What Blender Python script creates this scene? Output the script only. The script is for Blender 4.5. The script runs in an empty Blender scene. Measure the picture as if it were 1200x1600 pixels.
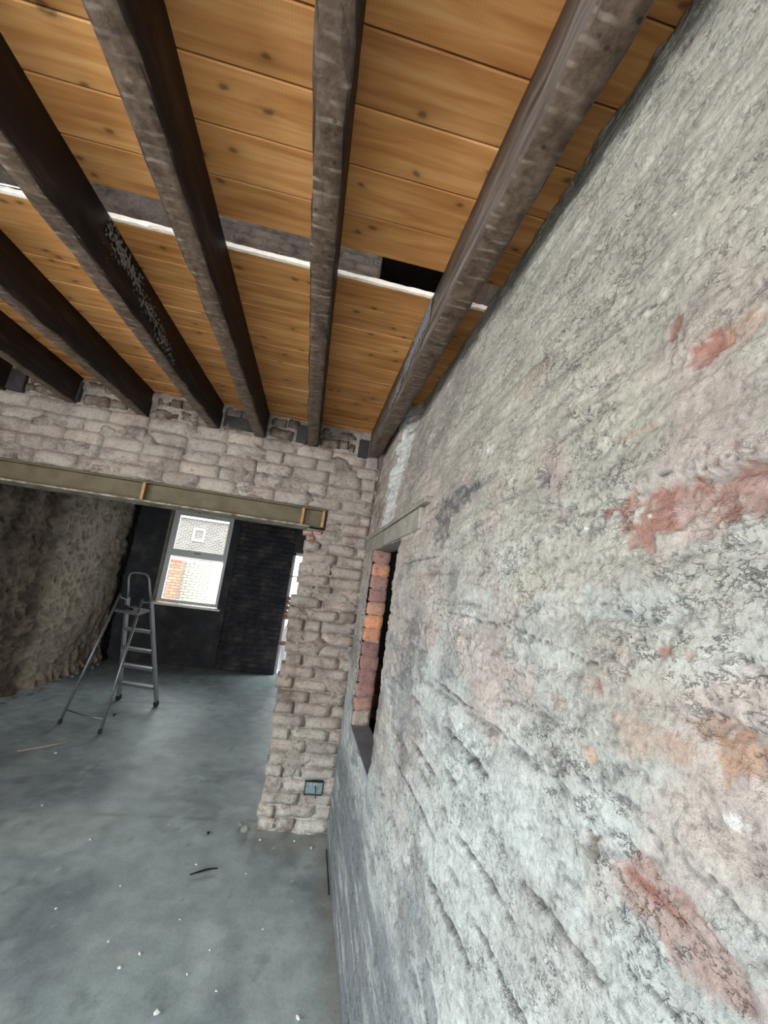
import bpy, bmesh, math, random
import numpy as np
from mathutils import Vector, Matrix

random.seed(7)
S = bpy.context.scene
COL = S.collection

# ------------------------------------------------------------------ camera
F_PX = 667.4
YAW, PITCH, ROLL = 0.157056, 0.185401, 0.132148
def camera():
    cy, sy, cp, sp = math.cos(YAW), math.sin(YAW), math.cos(PITCH), math.sin(PITCH)
    f = Vector((sy*cp, cy*cp, sp)); rt = Vector((cy, -sy, 0)); up = rt.cross(f)
    cr, sr = math.cos(ROLL), math.sin(ROLL)
    r2 = cr*rt + sr*up; u2 = -sr*rt + cr*up
    cd = bpy.data.cameras.new('camera'); co = bpy.data.objects.new('camera', cd)
    COL.objects.link(co)
    m = Matrix((r2, u2, -f)).transposed().to_4x4()
    co.matrix_world = m
    cd.sensor_fit = 'HORIZONTAL'; cd.sensor_width = 24.0; cd.lens = 24.0*F_PX/1200
    cd.clip_start = 0.02; cd.clip_end = 300
    S.camera = co
camera()

# ------------------------------------------------------------------ sky, light, exposure
SKY = 4.0
w = bpy.data.worlds.new('overcast_sky'); S.world = w; w.use_nodes = True
nt = w.node_tree; nt.nodes.clear()
out = nt.nodes.new('ShaderNodeOutputWorld'); bg = nt.nodes.new('ShaderNodeBackground')
tc = nt.nodes.new('ShaderNodeTexCoord'); sx = nt.nodes.new('ShaderNodeSeparateXYZ')
rp = nt.nodes.new('ShaderNodeValToRGB')
rp.color_ramp.elements[0].position = 0.0; rp.color_ramp.elements[0].color = (0.93, 0.965, 0.98, 1)
rp.color_ramp.elements[1].position = 1.0; rp.color_ramp.elements[1].color = (0.92, 0.97, 1.0, 1)
nt.links.new(tc.outputs['Generated'], sx.inputs[0]); nt.links.new(sx.outputs['Z'], rp.inputs[0])
nt.links.new(rp.outputs[0], bg.inputs['Color']); bg.inputs['Strength'].default_value = SKY
nt.links.new(bg.outputs[0], out.inputs['Surface'])

def portal(name, loc, rot, sx_, sy_):
    l = bpy.data.lights.new(name, 'AREA'); l.shape = 'RECTANGLE'; l.size = sx_; l.size_y = sy_
    l.cycles.is_portal = True
    o = bpy.data.objects.new(name, l); COL.objects.link(o); o.location = loc; o.rotation_euler = rot
    return o
# sampling portals (they emit nothing themselves) in the real openings
HP = math.pi/2
FRONT_Y = -2.3
XL_ = -2.78
portal('daylight_front_opening', (-1.25, FRONT_Y-0.14, -0.42), (HP, 0, 0), 2.9, 2.1)
portal('daylight_left_opening', (XL_-0.32, -0.35, -0.42), (0, -HP, 0), 2.1, 2.9)
portal('daylight_upper_window', (-0.9, FRONT_Y-0.14, 2.35), (HP, 0, 0), 2.4, 1.5)
portal('daylight_rear_window', (-1.79, 7.62, 0.14), (-HP, 0, 0), 0.98, 1.5)
portal('daylight_rear_door', (0.15, 7.62, -0.5), (-HP, 0, 0), 0.8, 1.95)

vs = S.view_settings
vs.view_transform = 'Standard'; vs.look = 'None'; vs.exposure = 1.3; vs.gamma = 1.0
vs.use_curve_mapping = False
S.cycles.max_bounces = 8; S.cycles.diffuse_bounces = 6
S.cycles.sample_clamp_indirect = 6.0
S.cycles.use_denoising = True

# ------------------------------------------------------------------ numpy noise
def sst(a, b, x):
    t = np.clip((x-a)/(b-a), 0, 1); return t*t*(3-2*t)
def perlin(x, y, seed=0):
    rs = np.random.RandomState(seed); n = 256
    perm = rs.permutation(n); ang = rs.rand(n)*2*np.pi; gx = np.cos(ang); gy = np.sin(ang)
    xi = np.floor(x).astype(int); yi = np.floor(y).astype(int); xf = x-xi; yf = y-yi
    u = xf*xf*xf*(xf*(xf*6-15)+10); v = yf*yf*yf*(yf*(yf*6-15)+10)
    def g(ix, iy, fx, fy):
        h = perm[(perm[ix & 255]+iy) & 255]; return gx[h]*fx+gy[h]*fy
    a = g(xi, yi, xf, yf); b = g(xi+1, yi, xf-1, yf)
    c = g(xi, yi+1, xf, yf-1); d = g(xi+1, yi+1, xf-1, yf-1)
    return ((a+(b-a)*u)+((c+(d-c)*u)-(a+(b-a)*u))*v)*1.5
def fbm(x, y, o=4, seed=0, ridged=False):
    s = 0; amp = 1; tot = 0
    for i in range(o):
        n = perlin(x*2**i+i*17.3, y*2**i-i*9.1, seed+i)
        if ridged: n = 1-2*np.abs(n)
        s = s+amp*n; tot += amp; amp *= 0.5
    return s/tot
def srgb(r, g, b):
    f = lambda c: (c/255/12.92) if c/255 <= 0.04045 else ((c/255+0.055)/1.055)**2.4
    return np.array([f(r), f(g), f(b)])
def lin(r, g, b): return tuple(srgb(r, g, b))+(1.0,)

# ------------------------------------------------------------------ materials
def newmat(name):
    m = bpy.data.materials.new(name); m.use_nodes = True
    n = m.node_tree; b = n.nodes['Principled BSDF']
    return m, n, b
def N(n, t, **kw):
    x = n.nodes.new('ShaderNode'+t)
    for k, v in kw.items():
        if hasattr(x, k): setattr(x, k, v)
        else: x.inputs[k.replace('_', ' ')].default_value = v
    return x
def ramp(n, stops, interp='LINEAR'):
    r = n.nodes.new('ShaderNodeValToRGB'); cr = r.color_ramp; cr.interpolation = interp
    while len(cr.elements) > 1: cr.elements.remove(cr.elements[-1])
    cr.elements[0].position, cr.elements[0].color = stops[0]
    for p, c in stops[1:]:
        e = cr.elements.new(p); e.color = c
    return r
def mix(n, mode, fac, a, b):
    x = n.nodes.new('ShaderNodeMix'); x.data_type = 'RGBA'; x.blend_type = mode
    for sock, v in ((x.inputs[0], fac), (x.inputs[6], a), (x.inputs[7], b)):
        if isinstance(v, bpy.types.NodeSocket): n.links.new(v, sock)
        elif v is not None: sock.default_value = v
    return x.outputs[2]
def gray(v): return (v, v, v, 1)
def plain(name, col, rough=0.6, metal=0.0, var=0.12, scale=30, bump=0.0):
    m, n, b = newmat(name)
    geo = N(n, 'NewGeometry'); no = N(n, 'TexNoise'); no.inputs['Scale'].default_value = scale
    no.inputs['Detail'].default_value = 5
    n.links.new(geo.outputs['Position'], no.inputs['Vector'])
    r = ramp(n, [(0.25, gray(1-var*1.6)), (0.75, gray(1.0))])
    n.links.new(no.outputs[0], r.inputs[0])
    n.links.new(mix(n, 'MULTIPLY', 1.0, col, r.outputs[0]), b.inputs['Base Color'])
    b.inputs['Roughness'].default_value = rough; b.inputs['Metallic'].default_value = metal
    if bump:
        bp = N(n, 'Bump'); bp.inputs['Strength'].default_value = bump; bp.inputs['Distance'].default_value = 0.003
        n.links.new(no.outputs[0], bp.inputs['Height']); n.links.new(bp.outputs[0], b.inputs['Normal'])
    return m
def masonry(name, palette=None, attr=None, rnd=None, scale=5.0, rough=0.9, fine=0.3, bump=0.6, bscale=90, bdist=0.003, verm=0.0, vs=55, vth=.5, lime=False):
    """palette: ramp stops driven by world-position noise; attr: painted albedo attribute; rnd: ramp stops by object"""
    m, n, b = newmat(name)
    geo = N(n, 'NewGeometry'); pos = geo.outputs['Position']
    if attr:
        a = N(n, 'Attribute'); a.attribute_name = attr; base = a.outputs['Color']
    else:
        no = N(n, 'TexNoise'); no.inputs['Scale'].default_value = scale; no.inputs['Detail'].default_value = 6
        no.inputs['Roughness'].default_value = 0.62; n.links.new(pos, no.inputs['Vector'])
        r = ramp(n, palette); n.links.new(no.outputs[0], r.inputs[0]); base = r.outputs[0]
    if lime:   # thick flaking limewash on the lowest courses
        sz = N(n, 'SeparateXYZ'); n.links.new(pos, sz.inputs[0]); zr = ramp(n, [(0.0, gray(1)), (1.0, gray(0))])
        mr = N(n, 'MapRange'); mr.inputs['From Min'].default_value = -1.45; mr.inputs['From Max'].default_value = -0.75
        n.links.new(sz.outputs['Z'], mr.inputs[0]); n.links.new(mr.outputs[0], zr.inputs[0])
        ln_ = N(n, 'TexNoise'); ln_.inputs['Scale'].default_value = 9; ln_.inputs['Detail'].default_value = 7; ln_.inputs['Roughness'].default_value = .7; n.links.new(pos, ln_.inputs['Vector'])
        lr_ = ramp(n, [(0.38, gray(0)), (0.58, gray(1))]); n.links.new(ln_.outputs[0], lr_.inputs[0])
        lm_ = N(n, 'Math', operation='MULTIPLY'); n.links.new(zr.outputs[0], lm_.inputs[0]); n.links.new(lr_.outputs[0], lm_.inputs[1])
        base = mix(n, 'MIX', lm_.outputs[0], base, lin(198, 196, 188))
    if rnd:
        oi = N(n, 'ObjectInfo'); rr = ramp(n, rnd); n.links.new(oi.outputs['Random'], rr.inputs[0])
        base = mix(n, 'MULTIPLY', 1.0, base, rr.outputs[0])
    f1 = N(n, 'TexNoise'); f1.inputs['Scale'].default_value = bscale; f1.inputs['Detail'].default_value = 6
    f1.inputs['Roughness'].default_value = 0.7; n.links.new(pos, f1.inputs['Vector'])
    fr = ramp(n, [(0.3, gray(1-fine)), (0.52, gray(1.0)), (0.75, gray(1+fine*0.35))])
    n.links.new(f1.outputs[0], fr.inputs[0])
    col = mix(n, 'MULTIPLY', 1.0, base, fr.outputs[0]); pit = None
    if verm:
        mp = N(n, 'Mapping'); mp.inputs['Scale'].default_value = (1, 0.75, 1.25); n.links.new(pos, mp.inputs['Vector'])
        prev = None
        for sc_, wd_, th_, sd_ in ((vs, .026, vth, 0), (vs*2.4, .040, vth-.02, 3.3)):
            v1 = N(n, 'TexNoise'); v1.inputs['Scale'].default_value = sc_; v1.inputs['Detail'].default_value = 3; v1.inputs['Roughness'].default_value = .6
            n.links.new(mp.outputs[0], v1.inputs['Vector'])
            r1 = ramp(n, [(.5-wd_, gray(0)), (.5-wd_*.3, gray(1)), (.5+wd_*.3, gray(1)), (.5+wd_, gray(0))]); n.links.new(v1.outputs[0], r1.inputs[0])
            v2 = N(n, 'TexNoise'); v2.inputs['Scale'].default_value = sc_*.33; v2.inputs['Detail'].default_value = 4; v2.inputs['Roughness'].default_value = .65
            of = N(n, 'VectorMath', operation='ADD'); of.inputs[1].default_value = (7+sd_, 3, 1); n.links.new(mp.outputs[0], of.inputs[0]); n.links.new(of.outputs[0], v2.inputs['Vector'])
            r2 = ramp(n, [(th_, gray(0)), (th_+.10, gray(1))]); n.links.new(v2.outputs[0], r2.inputs[0])
            mu = N(n, 'Math', operation='MULTIPLY'); n.links.new(r1.outputs[0], mu.inputs[0]); n.links.new(r2.outputs[0], mu.inputs[1])
            if prev is None: prev = mu
            else:
                mx = N(n, 'Math', operation='MAXIMUM'); n.links.new(prev.outputs[0], mx.inputs[0]); n.links.new(mu.outputs[0], mx.inputs[1]); prev = mx
        v3 = N(n, 'TexNoise'); v3.inputs['Scale'].default_value = vs*.11; v3.inputs['Detail'].default_value = 4; n.links.new(mp.outputs[0], v3.inputs['Vector'])
        r3 = ramp(n, [(.42, gray(0.25)), (.58, gray(1))]); n.links.new(v3.outputs[0], r3.inputs[0])
        pit = N(n, 'Math', operation='MULTIPLY'); n.links.new(prev.outputs[0], pit.inputs[0]); n.links.new(r3.outputs[0], pit.inputs[1])
        sc2 = N(n, 'Math', operation='MULTIPLY'); sc2.inputs[1].default_value = verm; n.links.new(pit.outputs[0], sc2.inputs[0])
        col = mix(n, 'MULTIPLY', sc2.outputs[0], col, (0.30, 0.30, 0.31, 1))
    n.links.new(col, b.inputs['Base Color'])
    b.inputs['Roughness'].default_value = rough
    b.inputs['Specular IOR Level'].default_value = 0.25
    f2 = N(n, 'TexNoise'); f2.inputs['Scale'].default_value = bscale*0.38; f2.inputs['Detail'].default_value = 8
    f2.inputs['Roughness'].default_value = 0.68; n.links.new(pos, f2.inputs['Vector'])
    bp = N(n, 'Bump'); bp.inputs['Strength'].default_value = bump; bp.inputs['Distance'].default_value = bdist*2.2
    if pit is None: n.links.new(f2.outputs[0], bp.inputs['Height'])
    else:
        sb = N(n, 'Math', operation='MULTIPLY_ADD'); sb.inputs[1].default_value = -0.30
        n.links.new(pit.outputs[0], sb.inputs[0]); n.links.new(f2.outputs[0], sb.inputs[2]); n.links.new(sb.outputs[0], bp.inputs['Height'])
    n.links.new(bp.outputs[0], b.inputs['Normal'])
    return m

M = {}
M['wall_right'] = masonry('rough_painted_render', attr='Col', fine=0.34, bump=1.0, bscale=130, bdist=0.0035, verm=0.72, vs=48, vth=.52)
M['wall_rubble'] = masonry('rubble_stone', attr='Col', fine=0.35, bump=0.9, bscale=45, bdist=0.008)
M['floor'] = masonry('dusty_concrete', attr='Col', fine=0.14, bump=0.3, bscale=60, rough=0.48)
M['mortar'] = masonry('old_mortar', palette=[(0.3, lin(98, 87, 80)), (0.5, lin(144, 133, 124)), (0.7, lin(162, 155, 145))], scale=7, fine=0.4, bump=1.0, bscale=70, bdist=0.004, verm=0.6, vs=30, lime=True)
M['brick_grey'] = masonry('distempered_brick', palette=[(0.3, lin(118, 105, 98)), (0.45, lin(156, 144, 135)), (0.62, lin(170, 161, 150)), (0.78, lin(148, 146, 135))],
                          scale=6, rnd=[(0, gray(0.80)), (0.5, gray(0.98)), (1, (1.05, 1.0, 0.97, 1))], fine=0.32, bump=0.9, bscale=80, bdist=0.003, verm=0.45, vs=32, lime=True)
M['brick_infill'] = masonry('dark_infill_brick', palette=[(0.3, lin(70, 58, 52)), (0.5, lin(112, 98, 88)), (0.7, lin(140, 132, 118))], scale=14, rnd=[(0, gray(.7)), (1, gray(1.05))], fine=0.35, bump=0.9, bscale=70, verm=.6, vs=30)  # darker, browner brick for the infill between joist ends
M['brick_red'] = masonry('bare_red_brick', palette=[(0.3, gray(0.55)), (0.5, gray(0.95)), (0.68, (1.0, 0.97, 0.93, 1))], scale=35,
                         rnd=[(0.0, lin(186, 134, 108)), (0.25, lin(208, 146, 108)), (0.45, lin(170, 124, 112)), (0.6, lin(190, 156, 122)), (0.75, lin(142, 110, 106)), (1, lin(166, 126, 116))], fine=0.35, bump=0.8, bscale=110)
M['brick_mauve'] = masonry('bare_mauve_brick', palette=[(0.3, gray(0.55)), (0.5, gray(0.95)), (0.68, (1.05, 1.0, 0.95, 1))], scale=35, rnd=[(0.0, lin(150, 116, 108)), (0.4, lin(138, 104, 100)), (0.7, lin(166, 128, 112)), (1, lin(148, 122, 114))], fine=0.35, bump=0.8, bscale=110)
M['brick_pink'] = masonry('worn_pink_brick', palette=[(0.32, lin(150, 96, 84)), (0.5, lin(170, 136, 126)), (0.66, lin(182, 172, 162))], scale=22, fine=0.3, bump=0.9, bscale=120)
M['brick_dark'] = masonry('black_painted_brick', palette=[(0.3, lin(36, 36, 39)), (0.5, lin(56, 56, 59)), (0.72, lin(96, 86, 82))], scale=4, rnd=[(0, gray(0.7)), (1, gray(1.1))], fine=0.3, bump=0.6, rough=0.75)
M['paint_dark'] = masonry('black_painted_wall', palette=[(0.3, lin(42, 42, 45)), (0.55, lin(60, 60, 62)), (0.75, lin(100, 92, 84))], scale=3, fine=0.25, bump=0.6, rough=0.7)
M['joist_pocket'] = plain('sooty_timber', lin(52, 46, 44), 0.8, var=0.4, scale=25, bump=0.5)
M['steel'] = masonry('brown_painted_steel', palette=[(0.3, lin(80, 70, 50)), (0.6, lin(98, 88, 66)), (0.8, lin(112, 101, 80))], scale=9, fine=0.1, bump=0.15, rough=0.5)
M['steel_edge'] = masonry('worn_steel_edge', palette=[(0.3, lin(150, 112, 70)), (0.7, lin(176, 140, 96))], scale=30, fine=0.2, bump=0.2, rough=0.6)
M['steel_lip'] = masonry('scuffed_flange', palette=[(0.38, lin(92, 82, 66)), (0.62, lin(160, 152, 138))], scale=18, fine=0.2, bump=0.2, rough=0.6)
M['concrete_pale'] = masonry('cast_lintel', palette=[(0.3, lin(120, 114, 104)), (0.7, lin(152, 146, 136))], scale=12, fine=0.25, bump=0.5)
M['slate'] = masonry('slate_grey_sill', palette=[(0.3, lin(136, 140, 150)), (0.7, lin(164, 168, 176))], scale=8, fine=0.08, bump=0.15, rough=0.7)
M['alu'] = plain('dull_aluminium', lin(150, 152, 154), 0.45, 0.7, var=0.2, scale=40)
M['alu_dark'] = plain('grubby_aluminium', lin(120, 120, 122), 0.55, 0.5, var=0.25, scale=40)
M['rubber'] = plain('black_rubber', lin(30, 30, 32), 0.7)
M['tool_dark'] = plain('dark_tool_steel', lin(50, 48, 48), 0.5, 0.4)
M['tool_pale'] = plain('pale_tool_steel', lin(180, 182, 180), 0.35, 0.6)
M['upvc'] = plain('grey_white_window_frame', lin(226, 228, 224), 0.45, var=0.08)
M['sill_white'] = plain('white_sill_board', lin(235, 240, 240), 0.35, var=0.03)
M['galv'] = plain('galvanised_steel', lin(150, 176, 182), 0.4, 0.55, var=0.3, scale=80)
M['white_chip'] = plain('white_plaster', lin(228, 232, 230), 0.8, var=0.15, bump=0.4)
M['grey_chip'] = plain('grey_mortar', lin(150, 148, 140), 0.9, var=0.3, bump=0.4)
M['gap_light'] = plain('gap_light', lin(150, 152, 156), 0.6, var=0.45, scale=90, bump=.5)  # pale colour for the light painted on two joist sides
M['black'] = plain('black_plastic', lin(22, 22, 24), 0.5)
M['fresh_wood'] = plain('fresh_split_pine', lin(250, 236, 222), 0.8, var=0.12, scale=60)
M['stick'] = plain('pale_stick', lin(178, 172, 160), 0.8, var=0.2)
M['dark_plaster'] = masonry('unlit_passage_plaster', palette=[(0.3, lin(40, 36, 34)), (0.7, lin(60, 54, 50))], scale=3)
M['passage_board'] = masonry('brown_passage_board', palette=[(0.3, lin(130, 92, 72)), (0.7, lin(164, 120, 92))], scale=8, fine=0.2)
M['ext_white'] = plain('white_render', lin(226, 226, 222), 0.8, var=0.05)
M['ext_roof'] = plain('slate_roof', lin(104, 106, 112), 0.8, var=0.2, scale=6)
M['ext_ground'] = plain('yard_concrete', lin(150, 152, 150), 0.9, var=0.2, scale=2)
M['pvc_white'] = plain('white_plastic_sheet', lin(236, 228, 230), 0.5, var=0.05)

def brick_tex(name, c1, c2, mort, sc=1.0):
    m, n, b = newmat(name); tc_ = N(n, 'TexCoord'); mp = N(n, 'Mapping'); mp.inputs['Rotation'].default_value = (HP, 0, 0)
    bt = N(n, 'TexBrick'); bt.inputs['Color1'].default_value = c1; bt.inputs['Color2'].default_value = c2; bt.inputs['Mortar'].default_value = mort
    bt.inputs['Scale'].default_value = 1.0; bt.inputs['Brick Width'].default_value = 0.225*sc; bt.inputs['Row Height'].default_value = 0.075*sc
    bt.inputs['Mortar Size'].default_value = 0.012*sc
    n.links.new(tc_.outputs['Object'], mp.inputs['Vector']); n.links.new(mp.outputs[0], bt.inputs['Vector'])
    n.links.new(bt.outputs[0], b.inputs['Base Color']); b.inputs['Roughness'].default_value = 0.9
    return m
M['ext_red'] = brick_tex('orange_yard_brick', lin(196, 120, 96), lin(170, 96, 78), lin(90, 80, 74))
M['ext_buff'] = brick_tex('buff_yard_brick', lin(208, 200, 170), lin(188, 182, 160), lin(110, 108, 100))
M['ext_house'] = brick_tex('brown_house_brick', lin(98, 90, 85), lin(72, 67, 65), lin(130, 126, 122))

def glass_mat():
    m, n, b = newmat('window_glass'); n.nodes.remove(b)
    o = n.nodes['Material Output']; t = N(n, 'BsdfTransparent'); g = N(n, 'BsdfGlossy'); g.inputs['Roughness'].default_value = 0.02
    t.inputs[0].default_value = (0.95, 0.97, 0.96, 1)
    fr = N(n, 'Fresnel'); fr.inputs[0].default_value = 1.45; mx = N(n, 'MixShader')
    n.links.new(fr.outputs[0], mx.inputs[0]); n.links.new(t.outputs[0], mx.inputs[1]); n.links.new(g.outputs[0], mx.inputs[2])
    n.links.new(mx.outputs[0], o.inputs[0]); return m
M['glass'] = glass_mat()

def board_mat():
    m, n, b = newmat('new_pine_floorboard')
    geo = N(n, 'NewGeometry'); oi = N(n, 'ObjectInfo')
    off = N(n, 'VectorMath', operation='MULTIPLY_ADD')
    cmb = N(n, 'CombineXYZ')
    for i, k in enumerate((37.0, 3.0, 11.0)):
        ml = N(n, 'Math', operation='MULTIPLY'); ml.inputs[1].default_value = k
        n.links.new(oi.outputs['Random'], ml.inputs[0]); n.links.new(ml.outputs[0], cmb.inputs[i])
    off.inputs[1].default_value = (1, 1, 1)
    n.links.new(geo.outputs['Position'], off.inputs[0]); n.links.new(cmb.outputs[0], off.inputs[2])
    P = off.outputs[0]
    st = N(n, 'Mapping'); st.inputs['Scale'].default_value = (1.3, 16, 16); n.links.new(P, st.inputs['Vector'])
    dn = N(n, 'TexNoise'); dn.inputs['Scale'].default_value = 3.0; dn.inputs['Detail'].default_value = 2; n.links.new(P, dn.inputs['Vector'])
    # grain
    gr = N(n, 'TexNoise'); gr.inputs['Scale'].default_value = 2.2; gr.inputs['Detail'].default_value = 5; gr.inputs['Distortion'].default_value = 0.6
    n.links.new(st.outputs[0], gr.inputs['Vector'])
    base = ramp(n, [(0.22, lin(160, 102, 54)), (0.42, lin(186, 127, 72)), (0.58, lin(202, 145, 88)), (0.8, lin(216, 166, 112))])
    n.links.new(gr.outputs[0], base.inputs[0])
    # knots
    km = N(n, 'Mapping'); km.inputs['Scale'].default_value = (4.4, 7.5, 1.0)
    kd = N(n, 'TexNoise'); kd.inputs['Scale'].default_value = 22; kd.inputs['Detail'].default_value = 3; n.links.new(P, kd.inputs['Vector'])
    ka = N(n, 'VectorMath', operation='MULTIPLY_ADD'); ka.inputs[1].default_value = (0.022, 0.022, 0.0); n.links.new(kd.outputs['Color'], ka.inputs[0]); n.links.new(P, ka.inputs[2])
    n.links.new(ka.outputs[0], km.inputs['Vector'])
    vo = N(n, 'TexVoronoi'); vo.voronoi_dimensions = '2D'; vo.inputs['Scale'].default_value = 1.0; vo.inputs['Randomness'].default_value = 1.0; n.links.new(km.outputs[0], vo.inputs['Vector'])
    kr = ramp(n, [(0.0, gray(0.16)), (0.03, gray(0.30)), (0.048, gray(0.42)), (0.06, gray(0.72)), (0.11, gray(0.90)), (0.24, gray(1.0))]); n.links.new(vo.outputs['Distance'], kr.inputs[0])
    c = mix(n, 'MULTIPLY', 0.85, base.outputs[0], kr.outputs[0])
    # blotches (stain, resin)
    bl = ramp(n, [(0.28, (0.80, 0.74, 0.67, 1)), (0.55, gray(1.0)), (0.75, (1.06, 1.04, 1.0, 1))]); n.links.new(dn.outputs[0], bl.inputs[0])
    c = mix(n, 'MULTIPLY', 1.0, c, bl.outputs[0])
    # saw marks across the grain
    wv = N(n, 'TexWave', wave_type='BANDS', bands_direction='X'); wv.inputs['Scale'].default_value = 42; wv.inputs['Distortion'].default_value = 1.5
    n.links.new(P, wv.inputs['Vector'])
    sr = ramp(n, [(0, gray(0.93)), (1, gray(1.0))]); n.links.new(wv.outputs[0], sr.inputs[0])
    c = mix(n, 'MULTIPLY', 0.8, c, sr.outputs[0])
    rr = ramp(n, [(0, gray(0.84)), (1, gray(1.05))]); n.links.new(oi.outputs['Random'], rr.inputs[0])
    c = mix(n, 'MULTIPLY', 1.0, c, rr.outputs[0])
    n.links.new(c, b.inputs['Base Color']); b.inputs['Roughness'].default_value = 0.65; b.inputs['Specular IOR Level'].default_value = 0.25
    bp = N(n, 'Bump'); bp.inputs['Strength'].default_value = 0.25; bp.inputs['Distance'].default_value = 0.002
    n.links.new(gr.outputs[0], bp.inputs['Height']); n.links.new(bp.outputs[0], b.inputs['Normal'])
    return m
M['board'] = board_mat()

def joist_mat(name='old_dark_joist', sidec=(lin(20, 13, 10), lin(36, 24, 19), lin(64, 50, 43))):
    """old dark-stained joist; the underside keeps a film of dust and the pale scars of the plaster laths"""
    m, n, b = newmat(name)
    geo = N(n, 'NewGeometry'); P = geo.outputs['Position']
    mp = N(n, 'Mapping'); mp.inputs['Scale'].default_value = (16, 1.6, 16); n.links.new(P, mp.inputs['Vector'])
    g = N(n, 'TexNoise'); g.inputs['Scale'].default_value = 2.5; g.inputs['Detail'].default_value = 6; n.links.new(mp.outputs[0], g.inputs['Vector'])
    side = ramp(n, [(0.3, sidec[0]), (0.55, sidec[1]), (0.8, sidec[2])]); n.links.new(g.outputs[0], side.inputs[0])
    g2 = N(n, 'TexNoise'); g2.inputs['Scale'].default_value = 26; g2.inputs['Detail'].default_value = 7; g2.inputs['Roughness'].default_value = 0.7; n.links.new(P, g2.inputs['Vector'])
    bot = ramp(n, [(0.3, lin(48, 36, 28)), (0.5, lin(82, 66, 54)), (0.72, lin(108, 92, 79))]); n.links.new(g2.outputs[0], bot.inputs[0])
    # lath scars every ~35 mm along the joist, broken up
    lm = N(n, 'TexWave', wave_type='BANDS', bands_direction='Y'); lm.inputs['Scale'].default_value = 9.0; lm.inputs['Distortion'].default_value = 0.5
    lm.inputs['Detail'].default_value = 3; lm.inputs['Detail Scale'].default_value = 3
    n.links.new(P, lm.inputs['Vector'])
    lr = ramp(n, [(0.72, gray(0.0)), (0.95, gray(1.0))]); n.links.new(lm.outputs[0], lr.inputs[0])
    g3 = N(n, 'TexNoise'); g3.inputs['Scale'].default_value = 18; n.links.new(P, g3.inputs['Vector'])
    g3r = ramp(n, [(0.46, gray(0.0)), (0.66, gray(0.62))]); n.links.new(g3.outputs[0], g3r.inputs[0])
    f = N(n, 'Math', operation='MULTIPLY'); n.links.new(lr.outputs[0], f.inputs[0]); n.links.new(g3r.outputs[0], f.inputs[1])
    c = mix(n, 'MIX', f.outputs[0], bot.outputs[0], lin(136, 124, 112))
    # nail holes
    nm = N(n, 'TexVoronoi'); nm.inputs['Scale'].default_value = 26; n.links.new(P, nm.inputs['Vector'])
    nr = ramp(n, [(0.10, gray(0.25)), (0.17, gray(1.0))]); n.links.new(nm.outputs['Distance'], nr.inputs[0])
    c = mix(n, 'MULTIPLY', 0.8, c, nr.outputs[0])
    nz = N(n, 'SeparateXYZ'); n.links.new(geo.outputs['True Normal'], nz.inputs[0])
    fr = ramp(n, [(0.0, gray(1)), (0.35, gray(0))])
    ad = N(n, 'Math', operation='ADD'); ad.inputs[1].default_value = 1.0; n.links.new(nz.outputs['Z'], ad.inputs[0]); n.links.new(ad.outputs[0], fr.inputs[0])
    col = mix(n, 'MIX', fr.outputs[0], side.outputs[0], c)
    n.links.new(col, b.inputs['Base Color']); b.inputs['Roughness'].default_value = 0.6; b.inputs['Specular IOR Level'].default_value = 0.3
    bp = N(n, 'Bump'); bp.inputs['Strength'].default_value = 0.6; bp.inputs['Distance'].default_value = 0.004
    n.links.new(g2.outputs[0], bp.inputs['Height']); n.links.new(bp.outputs[0], b.inputs['Normal'])
    return m
M['joist'] = joist_mat()
M['joist_pale'] = joist_mat('pale_sided_joist', (lin(60, 50, 44), lin(92, 82, 75), lin(128, 118, 110)))  # same joist with paler sides

# ------------------------------------------------------------------ object helpers
def link(o, parent=None):
    COL.objects.link(o)
    if parent is not None: o.parent = parent
    return o
def mesh_obj(name, verts, faces, mat, parent=None, smooth=False):
    me = bpy.data.meshes.new(name); me.from_pydata([tuple(v) for v in verts], [], faces); me.update()
    me.materials.append(mat)
    if smooth: me.polygons.foreach_set('use_smooth', [True]*len(me.polygons))
    return link(bpy.data.objects.new(name, me), parent)
def bm_obj(name, bm, mat, parent=None, smooth=False):
    me = bpy.data.meshes.new(name); bm.to_mesh(me); bm.free(); me.materials.append(mat)
    if smooth: me.polygons.foreach_set('use_smooth', [True]*len(me.polygons))
    return link(bpy.data.objects.new(name, me), parent)
def empty(name, loc=(0, 0, 0), parent=None):
    o = bpy.data.objects.new(name, None); o.location = loc; o.empty_display_size = 0.1
    return link(o, parent)
def tag(o, label=None, cat=None, group=None, kind=None):
    if label: o['label'] = label
    if cat: o['category'] = cat
    if group: o['group'] = group
    if kind: o['kind'] = kind
    return o
def box_bm(x0, x1, y0, y1, z0, z1, bevel=0.0, bm=None, jit=0.0, rng=random):
    bm = bm or bmesh.new()
    r = bmesh.ops.create_cube(bm, size=1.0); vs_ = r['verts']
    for v in vs_:
        v.co = Vector(((x0+x1)/2+v.co.x*(x1-x0), (y0+y1)/2+v.co.y*(y1-y0), (z0+z1)/2+v.co.z*(z1-z0)))
        if jit: v.co += Vector((rng.uniform(-jit, jit), rng.uniform(-jit, jit), rng.uniform(-jit, jit)))
    if bevel:
        es = list({e for v in vs_ for e in v.link_edges})
        bmesh.ops.bevel(bm, geom=es, offset=bevel, segments=1, affect='EDGES')
    return bm
def box(name, x0, x1, y0, y1, z0, z1, mat, parent=None, bevel=0.0, jit=0.0):
    """box whose origin sits at its own centre when top-level parts are shared; here in world coordinates"""
    return bm_obj(name, box_bm(x0, x1, y0, y1, z0, z1, bevel, None, jit), mat, parent)
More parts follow.
